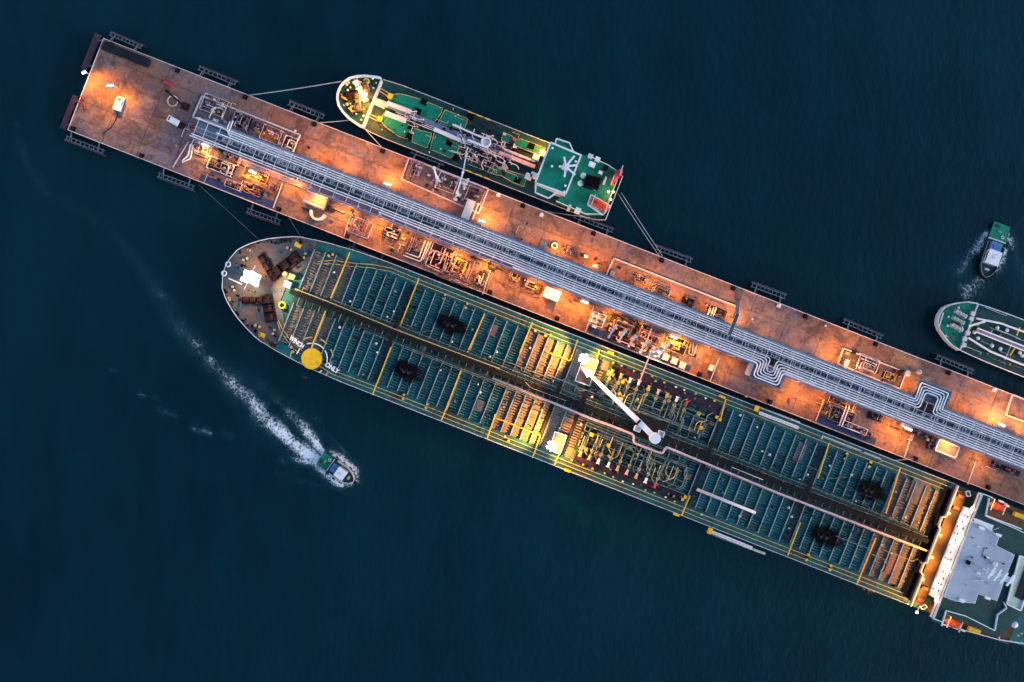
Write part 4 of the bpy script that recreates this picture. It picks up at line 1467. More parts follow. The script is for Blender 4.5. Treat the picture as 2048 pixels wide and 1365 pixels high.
a_, b_ = tk.p(1974, 1142, Z2 + 6), tk.p(2024, 1163, Z2 + 6)
o.beam(a_, b_, 2.2, 0.6)
rm = o.build('radar_mast', M_white, tk)
m = MB()
for t in (0.15, 0.4, 0.65, 0.9):
    c = Vector(a_) + (Vector(b_) - Vector(a_)) * t
    m.beam(c + Vector((-0.6, -2.3, 0.6)), c + Vector((0.6, 2.3, 0.6)), 0.7, 0.5)
    m.cyl((c.x, c.y, Z2 + 0.02), (c.x, c.y, Z2 + 6), 0.35, 8)
m.build('radar_scanner', M_white, rm)
# funnel casing, boats, lockers
fz = 28.0
m = MB(); m.prism(photo_poly(tk, [(2040, 1112), (2075, 1126), (2042, 1222), (2014, 1209)], fz), TZ + 0.02, fz); fn = m.build('funnel_casing', M_pgreen, tk)
m = MB(); m.prism(photo_poly(tk, [(2052, 1132), (2075, 1140), (2052, 1204), (2030, 1194)], fz + .4), fz + .01, fz + .4); m.build('casing_grille', M_dark, fn)
m = MB(); m.wall(photo_poly(tk, [(2040, 1112), (2075, 1126), (2042, 1222), (2014, 1209)], fz + .6), fz + .02, fz + .7, 0.5); m.build('casing_coaming', M_white, fn)


def lifeboat(T, x, y, z, L, B, mt, ang=0.0):
    c = T.p(x, y, z)
    zl = z - T.loc.z
    n, k = 9, 8
    o = MB()
    ca, sa = math.cos(ang), math.sin(ang)
    for i in range(n):
        t = i / (n - 1) * 2 - 1
        rr = math.sqrt(max(0.02, 1 - abs(t) ** 2.6))
        for j in range(k):
            a_ = 2 * math.pi * j / k
            dx, dy = t * L / 2, rr * B / 2 * math.cos(a_)
            o.v.append((c[0] + dx * ca - dy * sa, c[1] + dx * sa + dy * ca, zl + B * 0.5 + rr * B * 0.45 * math.sin(a_)))
    for i in range(n - 1):
        for j in range(k):
            j2 = (j + 1) % k
            o.f.append((i * k + j, (i + 1) * k + j, (i + 1) * k + j2, i * k + j2))
    o.f.append(tuple(range(k))); o.f.append(tuple((n - 1) * k + k - 1 - j for j in range(k)))
    b = o.build('lifeboat', mt, T, smooth=True)
    m = MB(); m.bx(c[0] - L * .14, c[0] + L * .14, c[1] - B * .22, c[1] + B * .22, zl + B * .85, zl + B * 1.15); m.build('canopy_hatch', mt, b)
    m = MB()
    for s_ in (-1, 1):
        dx = s_ * L * 0.36
        m.beam((c[0] + dx * ca, c[1] + dx * sa - B * .75, zl + B * 1.0), (c[0] + dx * ca, c[1] + dx * sa + B * .75, zl + B * 1.0), 0.3, 0.3)
        m.beam((c[0] + dx * ca, c[1] + dx * sa + B * .75, zl - 0.8), (c[0] + dx * ca, c[1] + dx * sa + B * .75, zl + B * 1.0), 0.3, 0.3)
    m.build('davit', M_offw, b)
    return b


m = MB()
for s_ in (-1, 1):
    q0, q1 = tuv(2172, s_ * 84, 0), tuv(2330, s_ * 128, 0)
    m.bx(q0[0], q1[0], q0[1], q1[1], TZ + 0.025, 19)
    m.build('boat_deck_house', M_ochre, tk)
    m = MB()
lifeboat(tk, 1990, 1012, 19.1, 6.8, 3.0, M_orange, 0)
lifeboat(tk, 1903, 1245, 19.1, 6.8, 3.0, M_orange, 0)
for (x, y, lu, lv, mt) in ((2040, 1032, 22, 9, M_yel), (1950, 1262, 24, 9, M_yel), (2004, 1004, 8, 4, M_white), (2015, 1012, 8, 4, M_white), (1912, 1257, 8, 4, M_white), (1927, 1262, 8, 4, M_white), (2022, 1051, 14, 4, M_white), (1975, 1252, 18, 4, M_offw)):
    a_ = UV(x, y)
    m = MB(); m.uvb(tk, a_[0] - lu / 2, a_[0] + lu / 2, a_[1] - lv / 2, a_[1] + lv / 2, 19.02, 20.6); m.build('deck_locker', mt, tk)
m = MB()
m.wall(photo_poly(tk, [(1880, 1248), (1998, 1280), (2048, 1288)], 20), 19.0, 20.1, 0.3, closed=False)
m.wall(photo_poly(tk, [(1998, 1280), (2004, 1248)], 20), 19.0, 20.1, 0.3, closed=False)
m.build('boat_deck_railing', M_white, tk)
for (x, y) in ((2028, 1249),):
    q = tk.p(x, y, 19.2); m = MB(); m.cyl((q[0], q[1], 13.05), (q[0], q[1], 20), 1.2, 12); m.dome((q[0], q[1], 20), 1.2, .6, 12, 3); m.build('mushroom_vent', M_white, tk, smooth=True)
for p in ((2037, 1272), (2044, 1268)): vent(tk, p, 19, M_yelp, .5, 1.2)
# lights on the front of the house
for w in (-95, -35, 35, 95):
    q = tuv(2150.5, w, 25.5)
    m = MB(); m.bx(q[0] - 0.5, q[0], q[1] - 0.7, q[1] + 0.7, 25.2, 25.9); m.build('floodlight', M_lensw, tw)
    spot('house_light', tk, (q[0] - 0.8, q[1], 25.3), 8000, SODIUM, 110, tuv(2085, w * 0.9, TZ), 0.5)
for w in (-104, 104):
    q = tuv(2168, w, 21)
    point('boat_deck_light', tk, (q[0] + 4, q[1] + (3 if w < 0 else -3), 24.5), 450, SODIUM, 0.3)
for w_ in (-70, -23, 23, 70):
    q = tuv(2131, w_, Z1 + 1)
    m = MB(); m.bx(q[0] - .4, q[0] + .4, q[1] - .5, q[1] + .5, Z1 + .02, Z1 + 1.0); m.build('face_floodlight', M_offw, fh)
    spot('face_light', tk, (q[0] + .6, q[1], Z1 + 1.2), 450, HALIDE, 150, tuv(2152, w_, 23), 0.3)

q = tuv(2140, 131, 19)
m = MB(); m.beam((q[0], q[1] + 2, 19.0), (q[0], q[1] - .6, 19.2), .2, .2); ob = m.build('outboard_lamp_arm', M_white, tk)
m = MB(); m.bx(q[0] - .4, q[0] + .4, q[1] - 1.0, q[1] - .3, 18.8, 19.05); m.build('floodlight', M_lensw, ob)
point('outboard_light', tk, (q[0], q[1] - .8, 18.5), 2500, SODIUM, .3)
# assorted small fittings on the open deck
rnd = random.Random(77)
for k in range(150):
    u = rnd.uniform(860, 2090)
    if 1390 < u < 1645: continue
    s_ = rnd.choice((-1, 1)); w = rnd.uniform(18, 106)
    q = tuv(u, s_ * w, TZ); hh = rnd.uniform(.7, 1.7); r_1 = rnd.uniform(.2, .55)
    m = MB()
    if rnd.random() < .5: m.cyl((q[0], q[1], TZ + .02), (q[0], q[1], TZ + hh), r_1, 7)
    else: m.bx(q[0] - r_1, q[0] + r_1, q[1] - r_1 * .8, q[1] + r_1 * .8, TZ + .02, TZ + hh)
    m.build('deck_fitting', rnd.choice((M_flange, M_pdark, M_dark, M_pmid, M_black, M_teal2)), tk)
for k in range(26):
    u = rnd.uniform(860, 2050)
    if 1370 < u < 1660: continue
    s_ = rnd.choice((-1, 1)); w = rnd.uniform(20, 60); L_ = rnd.uniform(30, 120)
    m = MB(); m.tube(bend([tuv(u, s_ * w, TZ + 1.7), tuv(u + L_, s_ * w, TZ + 1.7), tuv(u + L_ + 8, s_ * (w + rnd.choice((-8, 8))), TZ + 1.7), tuv(u + L_ + 40, s_ * (w + 8), TZ + 1.7)], .6, 2), rnd.uniform(.1, .17), 5)
    m.build('deck_line', rnd.choice((M_pdark, M_pdark, M_pmid, M_flange)), tk)

# ------------------------------------------------------------------ small green tanker
SZ, SC, SB = 5.0, -78.5, 697.0
ST = [(0, 0), (1, 9), (4, 18), (12, 30), (25, 39), (40, 46), (64, 52), (90, 55), (120, 56.5), (555, 56.5), (575, 53), (591, 47)]
SUS = [0, 1, 4, 12, 25, 40, 64, 90, 120, 200, 300, 400, 500, 555, 575, 591]
sm = Thing('small_tanker', 'small green decked tanker with white bow moored on the open side of the pier', 'ship', *XY(1000, SC), 0)
top = local_poly(sm, outline(ST, SB, SC, SUS), SZ)
bot = local_poly(sm, outline([(d, h_ * (0.88 if d < 120 else 0.98)) for d, h_ in ST], SB + 4, SC, SUS), SZ)
m = MB(); m.prism(top, -2, SZ - 0.05, bot); m.build('hull', M_hull, sm)
m = MB(); m.prism(local_poly(sm, outline([(d, max(0, h_ - 1)) for d, h_ in ST], SB + 1, SC, SUS), SZ), SZ - 0.04, SZ); m.build('main_deck', M_greend, sm)
FZ = 8.0
fus = [0, 1, 4, 12, 25, 40, 64, 71]
fl = local_poly(sm, outline(ST, SB, SC, fus), FZ)
m = MB(); m.prism(fl, SZ + 0.01, FZ); m.build('forecastle', M_greend, sm)
bw = outline(ST, SB, SC, fus)
bwp = bw[:8][::-1] + bw[8:][::-1]
o = MB()
pin = local_poly(sm, [(u + 1.5, SC + (v - SC) * 0.97) for u, v in bwp], FZ)
pout = local_poly(sm, [(u - 1.0, SC + (v - SC) * 1.03) for u, v in bwp], FZ)
pcap = local_poly(sm, [(u + 3.0, SC + (v - SC) * 0.95) for u, v in bwp], FZ)
for i in range(len(bwp) - 1):
    o.quadbox([(*pin[i], FZ - 2.5), (*pin[i + 1], FZ - 2.5), (*pout[i + 1], FZ + 1.5), (*pout[i], FZ + 1.5)][:4] + [(*pin[i], FZ - 2.3), (*pin[i + 1], FZ - 2.3), (*pcap[i + 1], FZ + 1.6), (*pcap[i], FZ + 1.6)])
o.build('white_bulwark', M_white, sm)
m = MB(); m.wall([sm.q(SB + 72, SC - 50, FZ)[:2], sm.q(SB + 72, SC + 50, FZ)[:2]], SZ + .02, FZ + 1.0, 0.5, closed=False); m.build('forecastle_breakwater', M_offw, sm)
for s_ in (-1, 1):
    guard_rail(sm, [sm.q(SB + d, SC + s_ * (interp(ST, d) - .5), SZ + 1)[:2] for d in (74, 90, 120, 250, 400, 555, 575, 590)], SZ, M_rail, 1.0, 0.12, 5)
    for d in ((262, 280, 298) if s_ < 0 else (300, 322, 340)):
        m = MB(); m.uvb(sm, SB + d - 6, SB + d + 6, SC + s_ * 55.5 - 1.3, SC + s_ * 55.5 + 1.3, SZ + .3, SZ + 1.1); m.build('fairlead', M_yel, sm)
# foredeck gear
windlass(sm, 720, 181, FZ, 9, 2.6, math.radians(-40), M_white, M_offw, 1)
windlass(sm, 727, 193, FZ, 5, 2.4, math.radians(-40), M_offw, M_white, 2)
windlass(sm, 715, 205, FZ, 7.5, 2.6, math.radians(-65), M_brown, M_pinkw, 3)
windlass(sm, 704, 190, FZ, 5, 2.0, math.radians(30), M_maroon, M_dark, 4)
windlass(sm, 733, 176, FZ, 5, 2.0, math.radians(-50), M_brown, M_offw, 5)
for p in ((733, 164), (706, 219)):
    q = sm.p(*p, FZ); m = MB(); m.torus((q[0], q[1], FZ + .8), 0.95, .38, 14, 6); m.build('rope_reel', M_yel, sm)
for p in ((695, 180), (700, 175), (692, 200), (712, 228), (727, 232), (722, 240), (745, 157), (752, 166), (700, 208), (716, 220)):
    vent(sm, p, FZ, M_white if (p[0] % 2) else M_yelp, .45, 1.0, 'bitt')
rnd = random.Random(15)
for k in range(40):
    a0 = rnd.uniform(8, 66); hw = interp(ST, a0) - 8
    q = sm.q(SB + a0, SC + rnd.uniform(-hw, hw), FZ + .5); r1 = rnd.uniform(.2, .6); hh = rnd.uniform(.4, 1.4)
    m = MB()
    if k % 2: m.cyl((q[0], q[1], FZ + .01), (q[0], q[1], FZ + hh), r1, 7)
    else: m.bx(q[0] - r1, q[0] + r1, q[1] - r1 * .6, q[1] + r1 * .6, FZ + .01, FZ + hh)
    m.build('foredeck_fitting', rnd.choice((M_brown, M_maroon, M_dark, M_offw, M_yelp, M_black)), sm)
q = sm.p(736, 200, FZ)
m = MB(); m.cyl((q[0], q[1], FZ), (q[0], q[1], FZ + 8), .3, 8); fm = m.build('fore_mast', M_white, sm)
m = MB(); m.bx(q[0] - .6, q[0] + .6, q[1] - .8, q[1] + .8, FZ + 7.6, FZ + 8.2); m.build('floodlight', M_lensw, fm)
spot('foredeck_light', sm, (q[0] - .8, q[1], FZ + 7.4), 6500, SODIUM, 140, (q[0] - 4, q[1] - 3, FZ), .3)
q = sm.p(745, 232, FZ); spot('foredeck_light', sm, (q[0], q[1], FZ + 6), 5000, SODIUM, 150, (q[0] + 2, q[1], SZ), .3)
# cargo deck panels, raised, with pale pipe edges
Q3 = lambda x, y: (650 + x / 5.054, 130 + y / 5.054)
Q4 = lambda x, y: (920 + x / 5.25, 220 + y / 5.25)
PAN = [[Q3(*p) for p in ((640, 372), (668, 300), (760, 293), (860, 318), (975, 352), (1190, 440), (1172, 490), (1105, 580), (960, 522))],
       [Q3(*p) for p in ((560, 545), (600, 485), (850, 590), (872, 625), (830, 752), (740, 720), (640, 650), (590, 605))],
       [Q3(*p) for p in ((885, 640), (1075, 690), (1070, 740), (1030, 842), (880, 780))],
       [Q3(*p) for p in ((1215, 455), (1445, 545), (1410, 650), (1320, 640), (1140, 590))],
       [Q3(*p) for p in ((1110, 662), (1385, 775), (1340, 870), (1272, 942), (1062, 855))],
       [Q4(*p) for p in ((455, 240), (530, 268), (590, 308), (640, 306), (760, 350), (900, 405), (880, 440), (790, 462), (432, 322))],
       [Q4(*p) for p in ((335, 575), (480, 630), (700, 695), (672, 808), (560, 765), (430, 690), (375, 682), (288, 652))]]
for k, P_ in enumerate(PAN):
    l = photo_poly(sm, P_, SZ + 1)
    m = MB(); m.prism(l, SZ + .01, SZ + 1.0); o = m.build('trunk_deck_panel', M_green, sm)
    m = MB(); m.tube([(p[0], p[1], SZ + 1.08) for p in l] + [(l[0][0], l[0][1], SZ + 1.08)], .16, 5); m.build('panel_edge_pipe', M_yelp, o)
for p in (Q3(1000, 375), Q3(940, 470), Q3(870, 630), Q3(1255, 790), Q3(850, 720), Q4(750, 380), Q4(605, 740), Q3(1330, 940), Q3(1470, 520)):
    q = sm.p(*p, SZ + 1.2); m = MB(); m.bx(q[0] - 1.2, q[0] + 1.2, q[1] - 1.1, q[1] + 1.1, SZ + .02, SZ + 1.5); m.build('tank_hatch', M_black, sm)
for p in ((780.8, 193), (760.5, 239)):
    q = sm.p(*p, SZ + 1); m = MB(); m.bx(q[0] - .9, q[0] + .9, q[1] - .9, q[1] + .9, SZ + .02, SZ + 2.2); m.build('vent_post', M_yel, sm)
for (a_, b_) in (((756, 174), (778, 187)), ((754, 179), (775, 193)), ((738, 228), (758, 237)), ((735, 233), (756, 243))):
    m = MB(); m.tube([sm.p(*a_, SZ + 2), sm.p(*b_, SZ + 2)], .14, 5); m.build('hand_rail', M_yelp, sm)
# centre trunk and walkway
def strip(T, p0, p1, w, z0, z1, mt, name, par=None):
    a_, b_ = T.p(*p0, z1), T.p(*p1, z1)
    zz = (z0 + z1) / 2 - T.loc.z
    m = MB(); m.beam((a_[0], a_[1], zz), (b_[0], b_[1], zz), w, z1 - z0)
    return m.build(name, mt, par or T)


strip(sm, (746, 200), (776, 211), 2.2, SZ + 1.6, SZ + 1.8, M_pinkw, 'walkway')
strip(sm, (744, 206), (769, 217), .5, SZ + 1.6, SZ + 1.9, M_offw, 'walkway_rail')
strip(sm, (776, 212), (1000, 301), 1.6, SZ + 1.6, SZ + 1.8, M_tray2, 'walkway')
strip(sm, (774, 206), (822, 224), 1.7, SZ + 1.0, SZ + 2.2, M_offw, 'pipe_trunk')
strip(sm, (770, 226), (812, 242), 1.9, SZ + 1.0, SZ + 2.2, M_offw, 'pipe_trunk')
strip(sm, (868, 258), (930, 285), 1.5, SZ + 1.0, SZ + 2.2, M_white, 'pipe_trunk')
strip(sm, (905, 249), (968, 277), .6, SZ + 3, SZ + 3.5, M_white, 'hose_crane_boom')
strip(sm, (1000, 306), (1070, 334), 1.5, SZ + 1.5, SZ + 2.2, M_pinkw, 'pipe_trunk')
strip(sm, (1005, 297), (1070, 323), .8, SZ + 2, SZ + 2.4, M_offw, 'pipe_trunk')
rnd = random.Random(8)
for k in range(6):
    w = -8 + 3.4 * k
    m = MB(); m.tube([sm.q(SB + 110 + 6 * k, SC + w, SZ + 1.4), sm.q(SB + 390 - 5 * k, SC + w, SZ + 1.4)], .16, 5); m.build('cargo_pipe', rnd.choice((M_pipe, M_offw, M_pdark)), sm)
for k in range(80):
    u = SB + rnd.uniform(140, 175) if k < 9 else SB + rnd.uniform(238, 372)
    w = rnd.uniform(-16, 16) if k < 9 else rnd.uniform(-30, 34)
    L_ = rnd.uniform(6, 26)
    du, dw = (L_, 0) if rnd.random() < .5 else (0, L_ * .6)
    z = SZ + rnd.uniform(1.5, 3.2)
    m = MB(); m.tube(bend([sm.q(u, SC + w, z), sm.q(u + du, SC + w + dw, z), sm.q(u + du + 6, SC + w + dw + rnd.choice((-5, 5)), z), sm.q(u + du + 6, SC + w + dw + 6, SZ + .1)], .5, 2), rnd.uniform(.1, .22), 5)
    m.build('manifold_pipe', rnd.choice((M_pipe, M_white, M_offw, M_pinkw, M_dark)), sm)
for k in range(60):
    u = SB + rnd.uniform(225, 378); w = rnd.uniform(-40, 44)
    q = sm.q(u, SC + w, SZ + 1.2); hh = rnd.uniform(.8, 2.2); s1 = rnd.uniform(.3, .9)
    m = MB()
    if k % 2: m.cyl((q[0], q[1], SZ + .02), (q[0], q[1], SZ + hh), s1, 8)
    else: m.bx(q[0] - s1, q[0] + s1, q[1] - s1 * .7, q[1] + s1 * .7, SZ + .02, SZ + hh)
    m.build('valve', rnd.choice((M_red, M_maroon, M_offw, M_dark, M_yelp, M_maroon)), sm)
rnd = random.Random(44)
for k in range(22):
    u = SB + rnd.uniform(80, 380); w = rnd.choice((-1, 1)) * rnd.uniform(10, 53); L_ = rnd.uniform(10, 70)
    z = SZ + rnd.uniform(1.15, 1.6)
    e = min(u + L_, SB + 385)
    m = MB(); m.tube([sm.q(u, SC + w, SZ + .05), sm.q(u, SC + w, z), sm.q(e, SC + w, z), sm.q(e, SC + w + rnd.choice((-6, 0, 6)), z)], rnd.uniform(.07, .14), 5); m.build('deck_line', rnd.choice((M_offw, M_pdark, M_dark, M_yelp, M_pmid)), sm)
for k in range(30):
    u = SB + rnd.uniform(80, 380); w = rnd.uniform(-54, 54)
    q = sm.q(u, SC + w, SZ + 1.2); r1 = rnd.uniform(.15, .4); zt = SZ + rnd.uniform(1.1, 1.7)
    m = MB(); m.cyl((q[0], q[1], SZ + .02), (q[0], q[1], zt), r1, 7); m.build('deck_fitting', rnd.choice((M_dark, M_offw, M_black, M_greend, M_yelp, M_maroon)), sm)
# hose crane amidships
q = sm.p(973, 292, SZ); m = MB(); m.cyl((q[0], q[1], SZ), (q[0], q[1], SZ + 7), 1.2, 12); hc = m.build('hose_crane', M_offw, sm)
m = MB(); a_, b_ = sm.p(976, 296, SZ + 7.4), sm.p(935, 280, SZ + 7.4); m.beam(a_, b_, .8, .7); m.build('crane_jib', M_white, hc)
m = MB(); m.torus((q[0], q[1], SZ + 7.3), 1.7, .35, 14, 6); m.build('slew_ring', M_white, hc)
# accommodation block
AZ = 18.0
rect = [(1101, 286), (1162, 311.5), (1131.5, 388.5), (1070.5, 366.5)]
l = photo_poly(sm, rect, AZ)
m = MB(); m.prism(l, SZ + .02, AZ - .01); ac = m.build('accommodation_block', M_white, sm)
m = MB(); m.prism([(x, y) for x, y in l], AZ, AZ + .12); m.build('bridge_roof', M_green, ac)
m = MB(); m.wall(l, AZ - .02, AZ + 1.0, .62); m.build('roof_coaming', M_white, ac)
for w_ in range(9):
    t = (w_ + .5) / 9
    x, y = rect[0][0] + (rect[3][0] - rect[0][0]) * t, rect[0][1] + (rect[3][1] - rect[0][1]) * t
    q = sm.p(x, y, AZ); m = MB(); m.bx(q[0] - .42, q[0] - .36, q[1] - .55, q[1] + .55, AZ - 2.2, AZ - 1.1); m.build('bridge_window', M_glass, ac)
for (P_, nm) in (([Q4(*p) for p in ((1000, 350), (1015, 305), (1150, 350), (1190, 440))], 'upper'), ([Q4(*p) for p in ((800, 790), (790, 870), (930, 930), (985, 890), (1010, 880))], 'lower')):
    l2 = photo_poly(sm, P_, AZ - 2)
    m = MB(); m.prism(l2, AZ - 2.6, AZ - 2.4); wg = m.build('bridge_wing', M_green, ac)
    m = MB(); m.wall(l2, AZ - 2.38, AZ - 1.3, .5, closed=False); m.build('wing_bulwark', M_white, wg)
# roof mast and gear
q = sm.p(1130, 338, AZ)
o = MB()
for t, L_ in ((0.5, 4.2), (1.25, 5.2), (-0.35, 4.8), (2.1, 3.8), (3.5, 2.6), (-1.3, 4.0)):
    o.beam((q[0], q[1], AZ + 5), (q[0] + L_ * math.cos(t), q[1] + L_ * math.sin(t), AZ + 5), .75, .4)
o.cyl((q[0], q[1], AZ + .13), (q[0], q[1], AZ + 6.5), .5, 8)
o.bx(q[0] - 1.3, q[0] + 1.3, q[1] - 1.3, q[1] + 1.3, AZ + 3.6, AZ + 4)
o.build('radar_mast', M_white, sm)
for p in (Q4(965, 590), Q4(970, 400), Q4(1095, 860), Q4(1215, 540), Q4(1105, 795)): vent(sm, p, AZ + .13, M_white, .5, 1, 'roof_vent')
# poop / boat deck
DZ = 11.0
stp = [(1162, 309), (1178, 312), (1216, 330), (1240, 346), (1208, 428), (1172, 428), (1112, 402), (1131, 388)]
m = MB(); m.prism(photo_poly(sm, stp, DZ), SZ + .03, DZ); po = m.build('boat_deck', M_green, sm)
guard_rail(sm, photo_poly(sm, stp[1:7], DZ + 1), DZ, M_white, 1.0, .16, 3.0, 'boat_deck_railing')
m = MB(); l2 = photo_poly(sm, [Q4(*p) for p in ((1330, 680), (1480, 715), (1450, 835), (1300, 795))], DZ + 5); m.prism(l2, DZ + .01, DZ + 5); fu = m.build('funnel', M_black, sm)
m = MB(); m.wall(l2, DZ + 4.6, DZ + 5.1, .3); m.build('funnel_rim', M_dark, fu)
for p in (Q4(1297, 690), Q4(1265, 770)):
    q = sm.p(*p, DZ + 2.5); m = MB(); m.cyl((q[0], q[1], DZ + .01), (q[0], q[1], DZ + 2.4), .9, 12); m.dome((q[0], q[1], DZ + 2.4), 1.15, .7, 12, 3); m.build('mushroom_vent', M_white, sm)
strip(sm, Q4(1290, 790), Q4(1430, 845), .5, DZ + .6, DZ + 1.2, M_white, 'deck_rail')
for (p, s1, s2, mt) in ((Q4(1385, 575), 1.3, 1.0, M_white), (Q4(1445, 520), 1.0, .9, M_white), (Q4(1370, 490), 1.0, .9, M_offw), (Q4(1520, 745), .4, 1.6, M_offw), (Q4(1530, 610), .9, .9, M_black),
                        (Q4(1475, 660), .8, .6, M_white), (Q4(1240, 1050), 1.1, .8, M_white), (Q4(1150, 1020), .6, .9, M_offw)):
    q = sm.p(*p, DZ + .8); m = MB(); m.bx(q[0] - s1, q[0] + s1, q[1] - s2, q[1] + s2, DZ + .01 if p[1] < 405 else SZ + .01, DZ + 1.2); m.build('deck_locker', mt, sm)
m = MB(); l2 = photo_poly(sm, [Q4(*p) for p in ((1375, 890), (1580, 1010), (1500, 1105), (1340, 995))], DZ + 1); m.prism(l2, DZ - .4, DZ + .05)
cb = m.build('lifeboat_cradle', M_white, sm)
m = MB(); m.wall(l2, DZ + .06, DZ + 1.3, .45); m.build('cradle_frame', M_white, cb)
lifeboat(sm, *Q4(1462, 1000), DZ + .4, 8.2, 3.4, M_orange, math.radians(-5))
lifeboat(sm, *Q4(1640, 700), DZ + .4, 7.0, 2.6, M_red, math.radians(70))
q = sm.p(*Q4(1560, 860), DZ + 5); m = MB(); m.cyl((q[0], q[1], DZ + .01), (q[0], q[1], DZ + 4.8), .12, 6); lp_ = m.build('stern_lamp_post', M_white, sm)
m = MB(); m.bx(q[0] - .3, q[0] + .3, q[1] - .3, q[1] + .3, DZ + 4.81, DZ + 5.05); m.build('lamp_lens', M_lensw, lp_)
point('stern_light', sm, (q[0] + .5, q[1] + .4, DZ + 4.6), 500, SODIUM, .2)
for p in (Q4(1600, 780), Q4(1610, 860), Q4(1580, 940)): vent(sm, p, DZ, M_orange if p[1] < 375 else M_white, .7, 1.2, 'life_raft')
m = MB(); m.wall([sm.q(SB + 591, SC - 47, SZ)[:2], sm.q(SB + 591, SC + 47, SZ)[:2]], SZ, SZ + 1.2, .3, closed=False); m.build('stern_rail', M_white, sm)
for p in (Q4(870, 460), Q4(800, 500), Q4(720, 700), Q4(775, 690)):
    q = sm.p(*p, SZ + 2); m = MB(); m.bx(q[0] - 1.3, q[0] + 1.3, q[1] - 1.1, q[1] + 1.1, SZ + .02, SZ + 3.2); m.build('deck_store', M_white, sm)
q = sm.p(*Q4(880, 450), SZ); spot('deck_light', sm, (q[0] - 1.2, q[1] + 2, SZ + 9), 5000, SODIUM, 140, (q[0] - 8, q[1] + 2, SZ), .3)

# ------------------------------------------------------------------ second green tanker, cut by the frame
GZ, GC, GB = 5.5, -98.0, 1980.0
GT = [(0, 0), (1, 10), (4, 18), (12, 27), (30, 39), (45, 46), (63, 50), (90, 52), (140, 53.5), (560, 54), (590, 44)]
GUS = [0, 1, 4, 12, 30, 45, 63, 90, 140, 250, 400, 560, 590]
gt = Thing('green_tanker', 'green tanker with white pipes whose bow points at the tug', 'ship', *XY(2200, GC), 0)
m = MB(); m.prism(local_poly(gt, outline(GT, GB, GC, GUS), GZ), -2, GZ - .05, local_poly(gt, outline([(d, h_ * .9) for d, h_ in GT], GB + 4, GC, GUS), GZ)); m.build('hull', M_hull, gt)
m = MB(); m.prism(local_poly(gt, outline([(d, max(0, h_ - 1)) for d, h_ in GT], GB + 1, GC, GUS), GZ), GZ - .04, GZ); m.build('main_deck', M_greend, gt)
gfus = [0, 1, 4, 12, 30, 45, 63]
gl = outline(GT, GB, GC, gfus)
m = MB(); m.prism(local_poly(gt, outline([(d, max(0, h_ - 2)) for d, h_ in GT], GB + 2, GC, gfus), GZ + 2), GZ + .01, GZ + 2); m.build('forecastle', M_green, gt)
gp = gl[:7][::-1] + gl[7:][::-1]
m = MB(); m.wall(local_poly(gt, gp, GZ + 3), GZ - .04, GZ + 3.1, .5, closed=False); m.build('bulwark', M_offw, gt)
m = MB(); m.wall([gt.q(GB + 64, GC - 50, GZ + 3)[:2], gt.q(GB + 64, GC + 50, GZ + 3)[:2]], GZ + .02, GZ + 3.0, .5, closed=False); m.build('forecastle_breakwater', M_offw, gt)
for s_ in (-1, 1):
    guard_rail(gt, [gt.q(GB + d, GC + s_ * (interp(GT, d) - .5), GZ + 1)[:2] for d in (66, 90, 140, 400)], GZ, M_white, 1.0, .16, 3)
    m = MB(); m.tube([gt.q(GB + 70, GC + s_ * 21, GZ + 1.5), gt.q(GB + 120, GC + s_ * 30, GZ + 1.5), gt.q(GB + 170, GC + s_ * 31, GZ + 1.5), gt.q(GB + 400, GC + s_ * 31, GZ + 1.5)], .42, 6); m.build('side_pipe', M_white, gt)
    m = MB(); m.tube([gt.q(GB + 80, GC + s_ * 4, GZ + 1.8), gt.q(GB + 400, GC + s_ * 4, GZ + 1.8)], .3, 6); m.build('centre_pipe', M_white, gt)
m = MB(); m.uvb(gt, GB + 78, GB + 400, GC - 2.6, GC + 2.6, GZ + 1.5, GZ + 1.65); m.build('walkway', M_mauve, gt)
for (x, y) in ((1919, 628), (1914, 641), (1911, 655)): windlass(gt, x, y, GZ + 2, 5, 1.8, math.radians(-10), M_offw if y != 641 else M_pgreen, M_brown, 1)
for p in ((1898, 634), (1903, 645), (1896, 652), (1905, 618), (1927, 647), (1924, 655), (1892, 672), (1905, 676), (1918, 616)): vent(gt, p, GZ + 2, M_brown if p[0] % 2 else M_offw, .5, 1, 'bitt')
for p in ((1996, 656), (2015, 661), (1957, 677), (1985, 692), (2002, 698), (2046, 712), (1950, 665), (2041, 706)): vent(gt, p, GZ, M_white, .8, 1.3)
for (a_, b_) in (((2040, 655), (2034, 672)), ((2034, 690), (2020, 712)), ((1942, 655), (1935, 665))):
    strip(gt, a_, b_, .5, GZ + 1.2, GZ + 1.5, M_yel, 'yellow_ladder')
strip(gt, (1938, 653), (1972, 643), .8, GZ + 3, GZ + 3.5, M_white, 'fore_mast')
strip(gt, (1879, 652), (1887, 626), .3, GZ + 3, GZ + 3.3, M_white, 'bow_rail')
for (x, y) in ((1946, 628), (1943, 638), (1936, 666), (1930, 678), (1928, 690)):
    q = gt.p(x, y, GZ + 3); m = MB(); m.bx(q[0] - .8, q[0] + .8, q[1] - .8, q[1] + .8, GZ + .02, GZ + 3.4); m.build('deck_store', M_offw, gt)
for (a_, b_) in (((1985, 660), (1978, 676)), ((1996, 660), (2040, 678)), ((2025, 685), (2010, 720))):
    m = MB(); m.tube([gt.p(*a_, GZ + 1.6), gt.p(*b_, GZ + 1.6)], .14, 5); m.build('branch_pipe', M_offw, gt)
rnd = random.Random(45)
